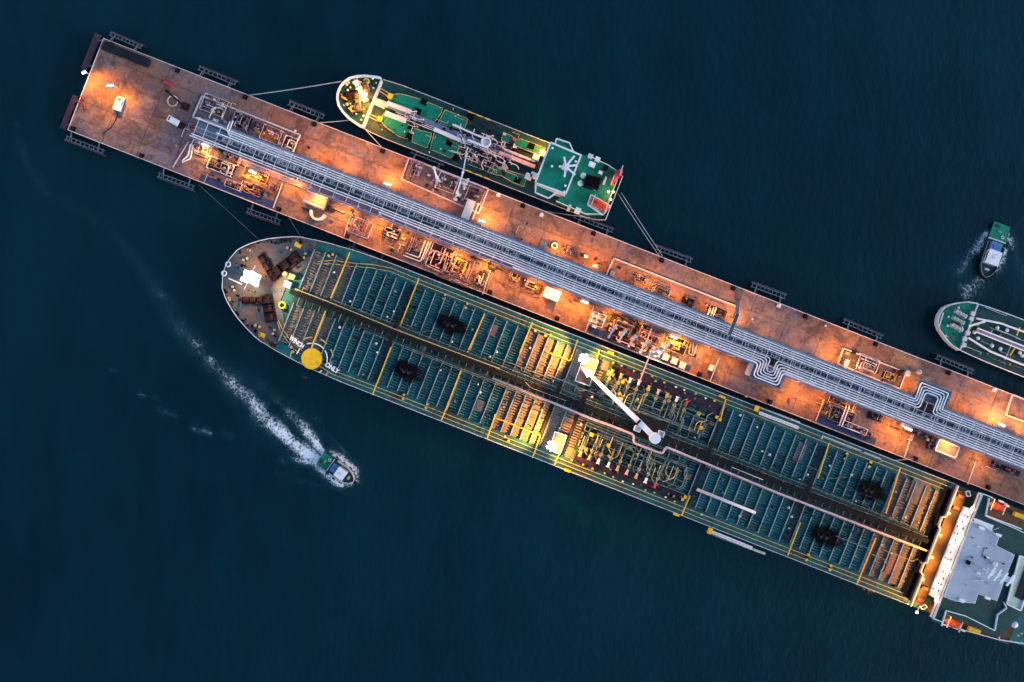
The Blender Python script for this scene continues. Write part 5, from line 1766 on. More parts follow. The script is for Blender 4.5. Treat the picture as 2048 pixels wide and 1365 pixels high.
for k in range(22):
    u = GB + rnd.uniform(68, 175); w = rnd.choice((-1, 1)) * rnd.uniform(6, 50); L_ = rnd.uniform(8, 50)
    m = MB(); m.tube([gt.q(u, GC + w, GZ + .05), gt.q(u, GC + w, GZ + 1.0), gt.q(u + L_, GC + w, GZ + 1.0), gt.q(u + L_, GC + w + rnd.choice((-5, 5)), GZ + 1.0)], rnd.uniform(.08, .14), 5); m.build('deck_line', rnd.choice((M_offw, M_pdark, M_dark, M_pmid)), gt)
for k in range(50):
    a0 = rnd.uniform(8, 180); hw = interp(GT, a0) - 6; w = rnd.uniform(-hw, hw)
    z0 = GZ + 2.01 if a0 < 62 else GZ + .02
    q = gt.q(GB + a0, GC + w, z0 + .6); r1 = rnd.uniform(.15, .45)
    m = MB(); m.cyl((q[0], q[1], z0), (q[0], q[1], z0 + rnd.uniform(.4, 1.0)), r1, 7); m.build('deck_fitting', rnd.choice((M_dark, M_black, M_brown, M_greend, M_yelp)), gt)
m = MB(); q0, q1 = gt.q(GB + 420, GC - 44, GZ), gt.q(GB + 540, GC + 44, GZ); m.bx(q0[0], q1[0], q0[1], q1[1], GZ + .02, GZ + 11); m.build('accommodation_block', M_white, gt)


# ------------------------------------------------------------------ tugs
def tug(name, label, stern, bow, B, lit):
    sx, sy = stern; bx_, by_ = bow
    cx, cy = (sx + bx_) / 2, (sy + by_) / 2
    a_, b_ = W(sx, sy, 2), W(bx_, by_, 2)
    L = (b_ - a_).length
    T = Thing(name, label, 'tug boat', cx, cy, 0, math.atan2(b_.y - a_.y, b_.x - a_.x))
    hl = L / 2
    out = [(-hl, B * .46), (-hl * .2, B * .5), (hl * .35, B * .5), (hl * .65, B * .43), (hl * .85, B * .3), (hl * .96, B * .14), (hl, 0)]
    full = out + [(x, -y) for x, y in out[:-1][::-1]]
    m = MB(); m.prism(full, -1, 1.5, [(x * .96, y * .9) for x, y in full]); m.build('hull', M_hull, T)
    m = MB(); m.prism([(x * .985, y * .95) for x, y in full], 1.51, 1.6); m.build('deck', M_greend, T)
    fw = [p for p in full if p[0] > -hl * .25]
    m = MB(); m.wall([(x, y) for x, y in full[1:-1]], 1.5, 2.5, .25, closed=False); m.build('bulwark', M_offw if lit else M_dark, T)
    m = MB(); m.bx(-hl * .99, -hl * .42, -B * .44, B * .44, 1.61, 1.75); ad = m.build('aft_deck', M_green, T)
    m = MB(); m.cyl((-hl * .7, 0, 1.76), (-hl * .7, 0, 2.4), .35, 8); m.beam((-hl * .7, -.8, 2.3), (-hl * .7, .8, 2.3), .3, .3); m.build('towing_bitt', M_yelp, ad)
    m = MB(); m.bx(-hl * .40, -hl * .36, -B * .45, B * .45, 1.61, 2.4); m.build('deck_coaming', M_offw, T)
    m = MB(); m.bx(-hl * .28, hl * .04, -B * .27, B * .27, 1.61, 3.6); m.build('engine_casing', M_blue, T)
    m = MB(); m.bx(hl * .05, hl * .52, -B * .31, B * .31, 1.61, 4.6); wh_ = m.build('wheelhouse', M_white, T)
    m = MB(); m.bx(hl * .03, hl * .54, -B * .34, B * .34, 4.61, 4.75); m.build('wheelhouse_roof', M_white, wh_)
    for s_ in (-1, 1):
        m = MB(); m.bx(hl * .1, hl * .47, s_ * B * .312, s_ * B * .318, 3.3, 4.2); m.build('side_window', M_glass, wh_)
    m = MB(); m.bx(hl * .521, hl * .527, -B * .26, B * .26, 3.3, 4.2); m.build('front_window', M_glass, wh_)
    m = MB(); m.cyl((hl * .2, 0, 4.76), (hl * .2, 0, 7), .12, 6); m.beam((hl * .2, -.9, 6.2), (hl * .2, .9, 6.2), .15, .15); m.bx(hl * .26, hl * .32, -.5, .5, 4.76, 5.1); m.build('mast', M_offw, wh_)
    m = MB(); m.cyl((-hl * .1, B * .36, 1.61), (-hl * .1, B * .36, 4.6), .25, 8); m.build('exhaust_stack', M_dark, T)
    m = MB(); m.cyl((hl * .7, -B * .12, 2.0), (hl * .7, B * .12, 2.0), .45, 8); m.build('bow_winch', M_yelp if lit else M_offw, T)
    m = MB()
    for s_ in (-1, 1): m.tube([(x, s_ * abs(y) * .93, 3.3) for x, y in out[1:]], .06, 5)
    for x, y in out[1:-1]:
        for s_ in (-1, 1): m.cyl((x, s_ * y * .93, 2.4), (x, s_ * y * .93, 3.3), .05, 5)
    m.build('deck_railing', M_offw, T)
    for s_ in (-1, 1):
        m = MB(); m.torus((hl * .2, s_ * B * .36, 3.0), .38, .1, 10, 5); m.build('life_ring', M_orange, wh_)
    m = MB(); m.torus((-hl * .55, B * .22, 1.85), .55, .16, 12, 5); m.torus((-hl * .55, B * .22, 2.0), .42, .14, 12, 5); m.build('rope_coil', M_offw, ad)
    m = MB(); m.bx(-hl * .92, -hl * .82, -B * .3, -B * .08, 1.76, 2.2); m.build('deck_box', M_greend, ad)
    m = MB(); m.bx(-hl * .2, -hl * .06, -B * .14, B * .14, 3.61, 3.9); m.build('skylight', M_tray2, T)
    for (x, y) in ((hl * .5, .5), (hl * .72, .42), (hl * .88, .3), (hl * 1.0, .0), (hl * .88, -.3), (hl * .72, -.42), (hl * .5, -.5), (hl * .1, .52), (hl * .1, -.52), (-hl * .3, .52), (-hl * .3, -.52)):
        m = MB(); m.torus((x * 1.01, y * B * 1.05, 1.5), .5, .22, 10, 6); m.build('tyre_fender', M_black, T)
    return T


tug1 = tug('tug', 'tug steaming beside the huge tanker with white wake behind it', (642.5, 914.5), (709, 962), 6.2, True)
tug2 = tug('tug', 'tug with green stern lying off the second green tanker bow', (2001, 449), (1963, 556), 7.8, False)

# ------------------------------------------------------------------ foam on the water
def foam_sheet(name, label, x0, x1, y0, y1, step, fn, z=0.06):
    xs = np.arange(x0, x1 + step, step); ys = np.arange(y0, y1 + step, step)
    X, Y = np.meshgrid(xs, ys, indexing='ij')
    D = fn(X, Y)
    nx, ny = X.shape
    keep = D > 0.02
    idx = -np.ones((nx, ny), dtype=int)
    cell = keep[:-1, :-1] | keep[1:, :-1] | keep[:-1, 1:] | keep[1:, 1:]
    used = np.zeros((nx, ny), bool)
    used[:-1, :-1] |= cell; used[1:, :-1] |= cell; used[:-1, 1:] |= cell; used[1:, 1:] |= cell
    idx[used] = np.arange(used.sum())
    rs = np.random.RandomState(4)
    zz = z + 0.12 * D[used] * rs.rand(int(used.sum()))
    k = PX
    V = np.stack([(X[used] - 1024) * k, -(Y[used] - 682.5) * k, zz], 1)
    ii, jj = np.nonzero(cell)
    F = np.stack([idx[ii, jj], idx[ii, jj + 1], idx[ii + 1, jj + 1], idx[ii + 1, jj]], 1)
    me = bpy.data.meshes.new(name)
    me.from_pydata(V.tolist(), [], F.tolist())
    me.materials.append(M_foam)
    at = me.attributes.new('cover_mask', 'FLOAT', 'POINT')
    at.data.foreach_set('value', D[used].astype(np.float32))
    o = bpy.data.objects.new(name, me)
    COL.objects.link(o)
    return tag(o, label, kind='stuff')


def plume(X, Y, path):
    """path: (x, y, half width, strength); strongest profile wins"""
    D = np.zeros_like(X, dtype=float)
    for (xa, ya, wa, sa), (xb, yb, wb, sb) in zip(path[:-1], path[1:]):
        dx, dy = xb - xa, yb - ya
        t = np.clip(((X - xa) * dx + (Y - ya) * dy) / (dx * dx + dy * dy), 0, 1)
        d = np.hypot(X - xa - t * dx, Y - ya - t * dy)
        w = (wa + (wb - wa) * t) * 1.4
        s_ = sa + (sb - sa) * t
        D = np.maximum(D, s_ * np.exp(-1.1 * (d / w) ** 2) * (d < 2.2 * w))
    return D


def wake1(X, Y):
    D = plume(X, Y, [(644, 922, 8, .7), (610, 905, 13, .64), (575, 877, 16, .58), (535, 838, 17, .5), (490, 792, 17, .44), (445, 745, 15, .39), (400, 700, 13, .32), (362, 655, 13, .27), (335, 615, 12, .25), (300, 560, 12, .16), (265, 510, 10, .1), (230, 470, 8, .07), (170, 425, 8, .05), (115, 398, 8, .05)])
    D = np.maximum(D, plume(X, Y, [(646, 908, 7, .66), (632, 884, 10, .58), (605, 853, 12, .46), (575, 822, 11, .36), (545, 795, 9, .24), (515, 765, 8, .17), (480, 730, 7, .08)]))
    D = np.maximum(D, plume(X, Y, [(640, 925, 6, .55), (600, 921, 7, .42), (570, 915, 6, .22)]))
    D = np.maximum(D, plume(X, Y, [(660, 905, 7, .5), (690, 925, 10, .58), (708, 943, 10, .6), (714, 962, 6, .5)]))
    D = np.maximum(D, plume(X, Y, [(632, 930, 9, .42), (660, 955, 10, .52), (680, 968, 9, .6), (702, 966, 6, .55)]))
    D = np.maximum(D, plume(X, Y, [(712, 950, 3, .26), (690, 905, 3.5, .2), (655, 868, 4, .13), (615, 835, 4, .07)]))
    D = np.maximum(D, plume(X, Y, [(702, 972, 3, .24), (655, 975, 3.5, .18), (605, 965, 4, .12), (550, 945, 4, .07)]))
    for (x, y, r, s_) in ((285, 791, 5, .34), (312, 797, 5, .2), (327, 823, 7, .28), (346, 830, 5, .22), (393, 860, 7, .3), (413, 864, 7, .34), (390, 845, 5, .16), (455, 870, 8, .12), (565, 921, 6, .26), (610, 755, 4, .34), (604, 745, 4, .2), (633, 838, 5, .24), (617, 812, 5, .16), (225, 742, 5, .14), (500, 700, 8, .1)):
        D = np.maximum(D, plume(X, Y, [(x - r, y - r * .4, r * .7, s_), (x + r, y + r * .4, r * .7, s_)]))
    D = np.maximum(D, plume(X, Y, [(37, 250, 6, .07), (40, 290, 7, .1), (60, 335, 8, .11), (80, 365, 8, .1), (110, 400, 7, .05)]))
    return D


foam_sheet('wake_foam', 'white foam trail curling behind the steaming tug', 20, 730, 230, 985, 2.0, wake1)


def wake2(X, Y):
    D = plume(X, Y, [(1975, 470, 9, .26), (1960, 490, 12, .22), (1935, 520, 13, .13), (1918, 545, 10, .1)])
    D = np.maximum(D, plume(X, Y, [(2006, 500, 8, .26), (2000, 520, 9, .24), (1995, 540, 8, .16)]))
    D = np.maximum(D, plume(X, Y, [(1960, 560, 14, .16), (1938, 585, 20, .16), (1918, 605, 16, .12)]))
    D = np.maximum(D, plume(X, Y, [(2015, 470, 7, .2), (2030, 500, 12, .12), (2045, 540, 14, .08)]))
    return D * 2.5


foam_sheet('propeller_wash', 'faint churned water around the tug off the second green tanker', 1880, 2060, 430, 640, 2.0, wake2)

# ------------------------------------------------------------------ fender frames along the pier
def make_fender(L=15.5):
    e = bpy.data.objects.new('fender_frame', None); COL.objects.link(e); e.empty_display_size = .5
    for yy in (2.2, 3.6):
        m = MB(); m.bx(-L / 2, L / 2, yy - .17, yy + .17, 3.4, 3.8); m.build('rail', M_fram, e)
    m = MB(); m.bx(-L / 2, L / 2, 3.95, 4.25, -.5, 3.9); m.build('face_panel', M_fend, e)
    for k in range(9):
        x = -L / 2 + .6 + (L - 1.2) * k / 8
        m = MB(); m.bx(x - .12, x + .12, 2.38, 3.42, 3.45, 3.7); m.build('rung', M_fram, e)
    for x in (-L * .36, L * .36):
        m = MB(); m.cyl((x, .2, 2.6), (x, 2.0, 2.6), .75, 10); m.build('rubber_buffer', M_black, e)
        m = MB(); m.beam((x, -.1, 5.3), (x, 2.3, 3.95), .3, .25); m.beam((x + .5, -.1, 4.6), (x + .5, 3.6, 3.2), .18, .18); m.build('bracket_arm', M_fram, e)
    return e


def place_edge(o, x, y, side):
    """side: 'n' upper edge, 's' lower edge, 'w' pier head; the frame's own +y points to the water"""
    u, v = UV(x, y)
    if side == 'n': p = W(*XY(u, PV0), PZ); rz = ANG
    elif side == 's': p = W(*XY(u, PV1), PZ); rz = ANG + math.pi
    else: p = W(*XY(PU0, v), PZ); rz = ANG + math.pi / 2
    o.location = (p.x, p.y, 0); o.rotation_euler = (0, 0, rz)


fender0 = make_fender()
FN = [('n', 245, 82), ('n', 428, 155), ('n', 607, 225), ('n', 850, 325), ('n', 1185, 455), ('n', 1345, 518), ('n', 1537, 590), ('n', 1727, 664), ('n', 1912, 735),
      ('w', 187, 105), ('w', 133, 222), ('s', 166, 283), ('s', 350, 355), ('s', 525, 428), ('s', 735, 505)]
cnt = {'n': 0, 'w': 0, 's': 0}
for i, (sd, x, y) in enumerate(FN):
    o = fender0 if i == 0 else copy_tree(fender0)
    place_edge(o, x, y, sd)
    o.scale = (0.9 + .22 * ((i * 37) % 10) / 10, 0.9 + .25 * ((i * 53) % 10) / 10, 1.0)
    o.rotation_euler.z += math.radians(((i * 29) % 7 - 3) * .5)
    if sd == 'w':
        m = MB(); m.bx(-7.8, 7.8, 1.9, 4.4, 3.95, 4.15); m.build('timber_board', M_fend, o)
    k = cnt[sd]; cnt[sd] += 1
    if sd == 'n': lb = 'steel fender frame on the small tanker side of the pier, %s from the pier head' % ORD[k]
    elif sd == 's': lb = 'steel fender frame on the huge tanker side of the pier, %s from the pier head' % ORD[k]
    else: lb = 'dark red fender board on the pier head, %s' % ('end nearest the long dark shelter' if k == 0 else 'end farthest from the dark shelter')
    tag(o, lb, 'fender', 'fender frames along the pier edges')

# mooring hooks (dark) and small white capstans
def make_hook():
    e = bpy.data.objects.new('mooring_hook', None); COL.objects.link(e)
    m = MB(); m.bx(-.9, .9, -.8, .8, PZ + .02, PZ + .5); m.build('base_plate', M_black, e)
    m = MB(); m.cyl((0, 0, PZ + .5), (0, 0, PZ + 1.3), .38, 10); m.cyl((0, 0, PZ + 1.3), (0, 0, PZ + 1.55), .6, 10); m.build('bollard_post', M_dark, e)
    m = MB(); m.beam((0, 0, PZ + .9), (0, 1.1, PZ + .7), .35, .3); m.build('hook_arm', M_dark, e)
    return e


hook0 = make_hook()
HK = [('n', x, y) for x, y in ((224, 86), (357, 138), (493, 190), (630, 245), (767, 299), (1047, 408), (1188, 465), (1325, 517), (1467, 575), (1612, 630), (1752, 686), (1898, 742))] + \
     [('s', x, y) for x, y in ((147, 258), (283, 314), (556, 424), (693, 476), (978, 588), (1113, 640), (1398, 752), (1538, 808), (1829, 921), (1974, 979))]
cnt = {'n': 0, 's': 0}
for i, (sd, x, y) in enumerate(HK):
    o = hook0 if i == 0 else copy_tree(hook0)
    u, v = UV(x, y)
    v = PV0 + 7 if sd == 'n' else PV1 - 7
    p = W(*XY(u, v), PZ)
    o.location = (p.x, p.y, 0); o.rotation_euler = (0, 0, ANG + (0 if sd == 'n' else math.pi))
    k = cnt[sd]; cnt[sd] += 1
    tag(o, 'dark mooring hook on the %s edge of the pier, %s from the pier head' % ('small tanker' if sd == 'n' else 'huge tanker', ORD[k]), 'mooring hook', 'mooring hooks along the pier')


def make_capstan():
    e = bpy.data.objects.new('capstan', None); COL.objects.link(e)
    m = MB(); m.bx(-.8, .8, -.7, .7, PZ + .02, PZ + .9); m.build('drive_box', M_offw, e)
    m = MB(); m.cyl((0, .2, PZ + .9), (0, .2, PZ + 1.7), .5, 10, .35); m.cyl((0, .2, PZ + 1.7), (0, .2, PZ + 1.8), .6, 10); m.build('drum', M_white, e)
    return e


cap0 = make_capstan()
CP = [(997, 391, 'beside the long white gangway box'), (1083, 431, 'off the stern of the small tanker'), (1557, 612, 'midway along the bare open edge'), (1987, 780, 'by the bow of the second green tanker')]
for i, (x, y, w_) in enumerate(CP):
    o = cap0 if i == 0 else copy_tree(cap0)
    p = W(x, y, PZ); o.location = (p.x, p.y, 0); o.rotation_euler = (0, 0, ANG)
    tag(o, 'small white capstan on the pier ' + w_, 'capstan', 'white capstans')

# ------------------------------------------------------------------ pier floodlights
def lamp_post(label, x, y, face, power, hz=6.2, col=SODIUM, group='pier floodlights', big=False, size=150):
    """face: unit (du, dv) the lamp looks along, in pier directions"""
    T = Thing('floodlight_post', label, 'floodlight', x, y, PZ, group=group)
    fx, fy = face[0], -face[1]
    m = MB(); m.cyl((0, 0, .02), (0, 0, hz), .16, 8, .1); m.build('pole', M_beam, T)
    m = MB(); m.beam((0, 0, hz), (fx * .9, fy * .9, hz + .15), .14, .14); m.build('arm', M_beam, T)
    w = 1.5 if big else .8
    m = MB(); m.beam((fx * .5 - fy * w, fy * .5 + fx * w, hz + .2), (fx * .5 + fy * w, fy * .5 - fx * w, hz + .2), 1.0 if big else .7, .3); hd = m.build('lamp_head', M_beam, T)
    m = MB(); m.beam((fx * 1.1 - fy * w * .9, fy * 1.1 + fx * w * .9, hz + .2), (fx * 1.1 + fy * w * .9, fy * 1.1 - fx * w * .9, hz + .2), .5, .34); m.build('lens', M_lensw, hd)
    spot('flood_beam', T, (fx * 1.2, fy * 1.2, hz - .15), power, col, size, (fx * 8.5, fy * 8.5, 0), .3, 1.0)
    return T


def under_lamp(label, u, v, face, power):
    """lamp bracketed off the pipe rack edge, lighting the apron"""
    T = Thing('rack_lamp', label, 'lamp', *XY(u, v), PZ, group='lamps bracketed off the pipe rack')
    fy = -face
    m = MB(); m.cyl((0, -fy * .9, 5.2), (0, -fy * .9, 7.4), .08, 6); m.beam((0, -fy * .9, 7.4), (0, 0, 7.5), .1, .1); m.build('bracket', M_tray, T)
    m = MB(); m.beam((-.3, fy * .1, 7.4), (.3, fy * .1, 7.4), .4, .2); hd = m.build('lamp_head', M_tray, T)
    m = MB(); m.bx(-.25, .25, fy * .1, fy * .28, 7.24, 7.29); m.build('lens', M_lensw, hd)
    spot('lamp_beam', T, (0, fy * .35, 7.1), power, SODIUM, 136, (0, fy * 7.0, 0.3), .3, 1.0)


BN = [776, 962, 1985, 2040]
k = 0
for x in BN:
    u = UV(x, 381 + (x - 776) * 0.392)[0]
    lamp_post('bright floodlight post facing the small tanker side, %s from the pier head' % ORD[k], *XY(u, 69), (0, -1), 4200, big=True, size=135); k += 1
BS = [(420, 300), (515, 345), (1170, 598), (1340, 680), (1806, 850)]
for k, (x, y) in enumerate(BS):
    u = UV(x, y)[0]
    lamp_post('bright floodlight post facing the huge tanker side, %s from the pier head' % ORD[k], *XY(u, 133 if u > 560 else 118), (0, 1), 4200, big=True, size=135)
rl = random.Random(31)
NU = [600, 655, 712, 770, 826, 915, 965, 1080, 1165, 1222, 1290, 1352, 1410, 1470, 1545, 1600, 1670, 1735, 1800, 1850, 1905, 1965, 2085, 2140]
for k, u in enumerate(NU):
    under_lamp('lamp bracketed off the pipe rack on the small tanker side, %s from the pier head' % ORD[k] if k < len(ORD) else 'lamp', u, 70.0, -1, 2700 * rl.uniform(.25, 1.75))
SU = [570, 640, 690, 745, 800, 872, 925, 975, 1040, 1100, 1150, 1205, 1260, 1370, 1430, 1510, 1570, 1625, 1760, 1815, 1880, 1960, 2080, 2150]
for k, u in enumerate(SU):
    under_lamp('lamp bracketed off the pipe rack on the huge tanker side, %s from the pier head' % ORD[k] if k < len(ORD) else 'lamp', u, 131.5 if u > 690 else 121, 1, 3500 * rl.uniform(.25, 1.75))
lamp_post('bright floodlight post beside the white van on the pier head', 236, 177, (0.4, 0.9), 6500, 8.0, SODIUM, None, True)
lamp_post('floodlight post on the pier head edge between the red fender boards', 180, 150, (0.75, 0.65), 6000, 6.5, SODIUM, None)
lamp_post('floodlight post among the valves at the huge tanker loading arms', 1316, 700, (-.5, .8), 2500, 6.5, WARM, None, True)


# ------------------------------------------------------------------ equipment on the pier
def pipe_skid(label, x, y, lu, lv, seed, cols, n=8, hmax=2.6, base=None, name='pipe_skid', frame=True, group='pipe skids on the pier'):
    r = random.Random(seed)
    T = Thing(name, label, 'pipework', x, y, PZ + .06, group=group)
    L, B = lu * PX, lv * PX
    m = MB(); m.bx(-L / 2, L / 2, -B / 2, B / 2, .02, .22); m.build('base_plate', base or M_brown, T)
    for i in range(n):
        z = r.uniform(.7, hmax)
        x0, y0 = r.uniform(-L * .46, L * .46), r.uniform(-B * .46, B * .46)
        pts = [(x0, y0, .23), (x0, y0, z)]
        for k in range(r.randint(1, 3)):
            if (k + i) % 2: x0 = r.uniform(-L * .47, L * .47)
            else: y0 = r.uniform(-B * .47, B * .47)
            pts.append((x0, y0, z))
        pts.append((x0, y0, .23))
        m = MB(); m.tube(bend(pts, .45, 3), r.uniform(.1, .24), 6); m.build('pipe', r.choice(cols), T)
    for i in range(max(2, n // 2)):
        x0, y0 = r.uniform(-L * .42, L * .42), r.uniform(-B * .42, B * .42)
        z = r.uniform(.8, 1.8)
        m = MB(); m.cyl((x0, y0, .23), (x0, y0, z), r.uniform(.2, .45), 8); o = m.build('valve', r.choice(cols), T)
        m = MB(); m.torus((x0, y0, z + .1), .42, .08, 10, 4); m.build('hand_wheel', r.choice((M_red, M_offw, M_yel)), o)
    for i in range(max(1, n // 4)):
        x0, y0 = r.uniform(-L * .34, L * .34), r.uniform(-B * .34, B * .34)
        m = MB(); m.cyl((x0 - .9, y0, .8), (x0 + .9, y0, .8), .5, 10); m.bx(x0 - .8, x0 + .8, y0 - .4, y0 + .4, .23, .5); m.build('pump', r.choice(cols), T)
    if frame:
        m = MB()
        for xx in (-L / 2 + .15, L / 2 - .15):
            m.beam((xx, -B / 2 + .15, hmax), (xx, B / 2 - .15, hmax), .18, .18)
            for yy in (-B / 2 + .15, B / 2 - .15): m.beam((xx, yy, .2), (xx, yy, hmax), .18, .18)
        for yy in (-B / 2 + .15, B / 2 - .15): m.beam((-L / 2 + .15, yy, hmax - .03), (L / 2 - .15, yy, hmax - .03), .14, .14)
        m.build('support_frame', r.choice(cols), T)
    return T


WP, MV, DK, YP = [M_pipe, M_offw, M_mauve], [M_mauve, M_mauve, M_pinkw, M_brown], [M_dark, M_brown, M_tray, M_mauve], [M_yel, M_yelp, M_brown, M_mauve]
SK = [('white pipe skid in the kerbed pit nearest the pier head', 432, 214, 50, 34, 1, WP + [M_brown], 10),
      ('mauve pipe skid in the kerbed pit beside the pipe rack head', 485, 245, 34, 30, 2, MV, 9),
      ('brown pipe skid with dark valves at the end of the pier head pit', 545, 272, 40, 30, 3, DK + [M_pinkw], 9),
      ('grey pipe skid closing the pier head pit', 582, 290, 26, 28, 4, WP + [M_tray], 7),
      ('white manifold nearest the pier head on the huge tanker side', 405, 300, 40, 26, 5, WP + [M_yel], 9),
      ('cluttered valve manifold above the blue grating strip', 445, 335, 52, 26, 6, MV + WP, 12),
      ('yellow topped manifold beside the rack near the pier head', 515, 352, 50, 24, 7, YP, 12),
      ('dark valve cluster at the end of the blue grating strip', 505, 380, 46, 22, 8, DK, 11),
      ('pump skid in the small kerbed pit below the rack', 720, 455, 32, 26, 9, MV + DK, 9),
      ('grey pump skid with orange light behind it', 783, 467, 34, 18, 10, WP + DK, 8),
      ('dark pump skid beside the white U bend pipes', 828, 490, 24, 34, 11, DK, 9),
      ('mauve manifold skid lit orange beside the huge tanker bow', 880, 515, 50, 46, 12, MV, 14),
      ('mauve manifold skid with square pipe frame beside the huge tanker bow', 925, 537, 40, 44, 13, MV + YP, 13),
      ('narrow grey skid at the fence beside the huge tanker bow', 962, 558, 18, 30, 14, WP + MV, 6),
      ('small grey pump skid beside the white shed', 1062, 572, 34, 18, 15, WP + DK, 7),
      ('yellow valve skid on the orange lit bay', 1030, 555, 22, 14, 16, YP, 6),
      ('white box skid at the start of the huge tanker loading station', 1195, 640, 26, 26, 17, WP + MV, 8),
      ('dark pipe cluster in the huge tanker loading station', 1245, 655, 56, 40, 18, DK + MV, 16),
      ('brown valve cluster at the middle of the huge tanker loading station', 1300, 672, 48, 36, 19, MV + DK, 14),
      ('yellow lit valve skid at the end of the huge tanker loading station', 1350, 690, 44, 30, 20, YP + MV, 12),
      ('grey pump skid in the long kerbed bay on the small tanker side', 1318, 580, 44, 18, 21, DK + [M_pmid], 9),
      ('teal grey pump skid at the end of the long kerbed bay', 1432, 628, 38, 26, 22, DK + [M_pmid], 9),
      ('yellow gantry skid beside the rack at the far loading station', 1680, 806, 56, 22, 23, YP, 12),
      ('dark valve cluster of the far loading station', 1680, 832, 50, 30, 24, DK + MV, 12),
      ('white hose rack over the purple grating strip', 1705, 855, 52, 14, 25, WP + MV, 9),
      ('brown pump skid with bright pipe loop past the far loading station', 1750, 832, 30, 18, 26, DK + YP, 7),
      ('dark skid beside the tall floodlight near the pink container', 1828, 862, 34, 14, 27, DK + MV, 7),
      ('dark blue motor skid abutting the pink container', 1862, 888, 14, 24, 28, DK, 5),
      ('white square pipe skid in the kerbed pit near the upper pipe loop', 1732, 727, 42, 28, 29, WP + DK, 9),
      ('orange lit skid with white frame beside the upper pipe loop', 1775, 753, 24, 16, 30, YP, 6),
      ('rusty skid in the kerbed pit before the upper pipe loop', 1795, 748, 18, 22, 31, [M_brown, M_maroon], 5),
      ('blue grey pipe cluster at the frame edge under the rack', 2010, 938, 60, 14, 32, DK + [M_tray2], 8),
      ('brown pump with hoses on the open apron past the grey cabinet', 1140, 507, 34, 10, 33, DK + MV, 6),
      ('small red and white fittings at the pier head machinery', 390, 258, 20, 12, 34, [M_red, M_mauve, M_offw], 5)]
SK += [('narrow brown pipe run beside the J shaped pipes', 425, 322, 22, 14, 51, DK + YP, 6),
       ('mauve valve group touching the middle of the blue grating strip', 470, 372, 34, 16, 52, MV + DK, 8),
       ('dark fittings between the yellow manifold and the fence', 545, 378, 26, 20, 53, DK, 7),
       ('white pipe group under the edge of the rack near the pier head', 470, 318, 34, 12, 54, WP + YP, 7),
       ('grey fittings beside the pier head pit and the rack', 520, 258, 24, 16, 55, WP + DK, 6),
       ('brown fittings between the two mauve manifold skids', 902, 528, 16, 36, 56, DK + YP, 7),
       ('purple piping along the lower edge beside the mauve skids', 905, 560, 70, 10, 57, MV, 8),
       ('mauve hoses between the loading arms and the navy grating', 1260, 690, 80, 12, 58, MV + WP, 10),
       ('dark piping close under the rack at the loading station', 1270, 645, 60, 12, 59, DK, 9),
       ('yellow fittings by the pink pipe loops', 1372, 690, 18, 16, 60, YP, 5),
       ('brown fittings at the start of the purple grating strip', 1655, 822, 22, 26, 61, DK + YP, 7),
       ('mauve fittings at the end of the purple grating strip', 1730, 868, 26, 14, 62, MV, 6),
       ('dark fittings in the long kerbed bay beside its fence line', 1280, 560, 26, 14, 63, DK + MV, 6),
       ('rusty fittings halfway along the long kerbed bay', 1375, 603, 24, 12, 64, DK + [M_pmid], 6)]
for a_ in SK:
    pipe_skid(*a_[:7], n=a_[7], base=M_brown if a_[5] % 2 else M_dark)


def u_pipes(label, pts_list, mt, z=1.4, r=.22):
    x, y = pts_list[0][0]
    T = Thing('pipe_bend', label, 'pipework', x, y, PZ)
    for pts in pts_list:
        P_ = [T.p(px_, py_, PZ + z) for px_, py_ in pts]
        P_ = [(P_[0][0], P_[0][1], .08)] + P_ + [(P_[-1][0], P_[-1][1], .08)]
        m = MB(); m.tube(bend(P_, .8, 3), r, 6); m.build('pipe', mt, T, smooth=True)
    return T


u_pipes('white U bend pipe pair on the pier below the pipe rack', [[(850, 482), (838, 516), (811, 506)], [(857, 484), (841, 524), (807, 511)]], M_white)
u_pipes('mauve square pipe loop around the lit skid', [[(867, 486), (850, 530), (884, 546), (895, 506)], [(862, 484), (846, 520)]], M_pinkw)
u_pipes('white J shaped pipe pair near the pier head', [[(381, 289), (376, 312), (364, 322)], [(386, 290), (381, 318), (364, 325)]], M_white, 1.2, .25)
u_pipes('white square pipe loop in the pier head pit', [[(418, 236), (429, 214), (447, 219), (443, 238)], [(432, 208), (449, 214)]], M_white)
u_pipes('pink pipe loops at the end of the loading station', [[(1382, 686), (1377, 708), (1387, 712), (1394, 690)], [(1387, 686), (1384, 708)]], M_pinkw)
u_pipes('parallel white pipes down from the rack at the far loading station', [[(1693, 812), (1678, 852)], [(1699, 813), (1684, 852)]], M_white, 2.5)
u_pipes('white square pipe loop in the pit before the upper pipe loop', [[(1712, 738), (1720, 716), (1754, 730)], [(1718, 738), (1725, 723), (1748, 733)]], M_white)
u_pipes('three white pipes beside the grey crossover bridge', [[(1421, 617), (1414, 634)], [(1428, 615), (1421, 634)], [(1433, 615), (1426, 634)]], M_white, 1.8)


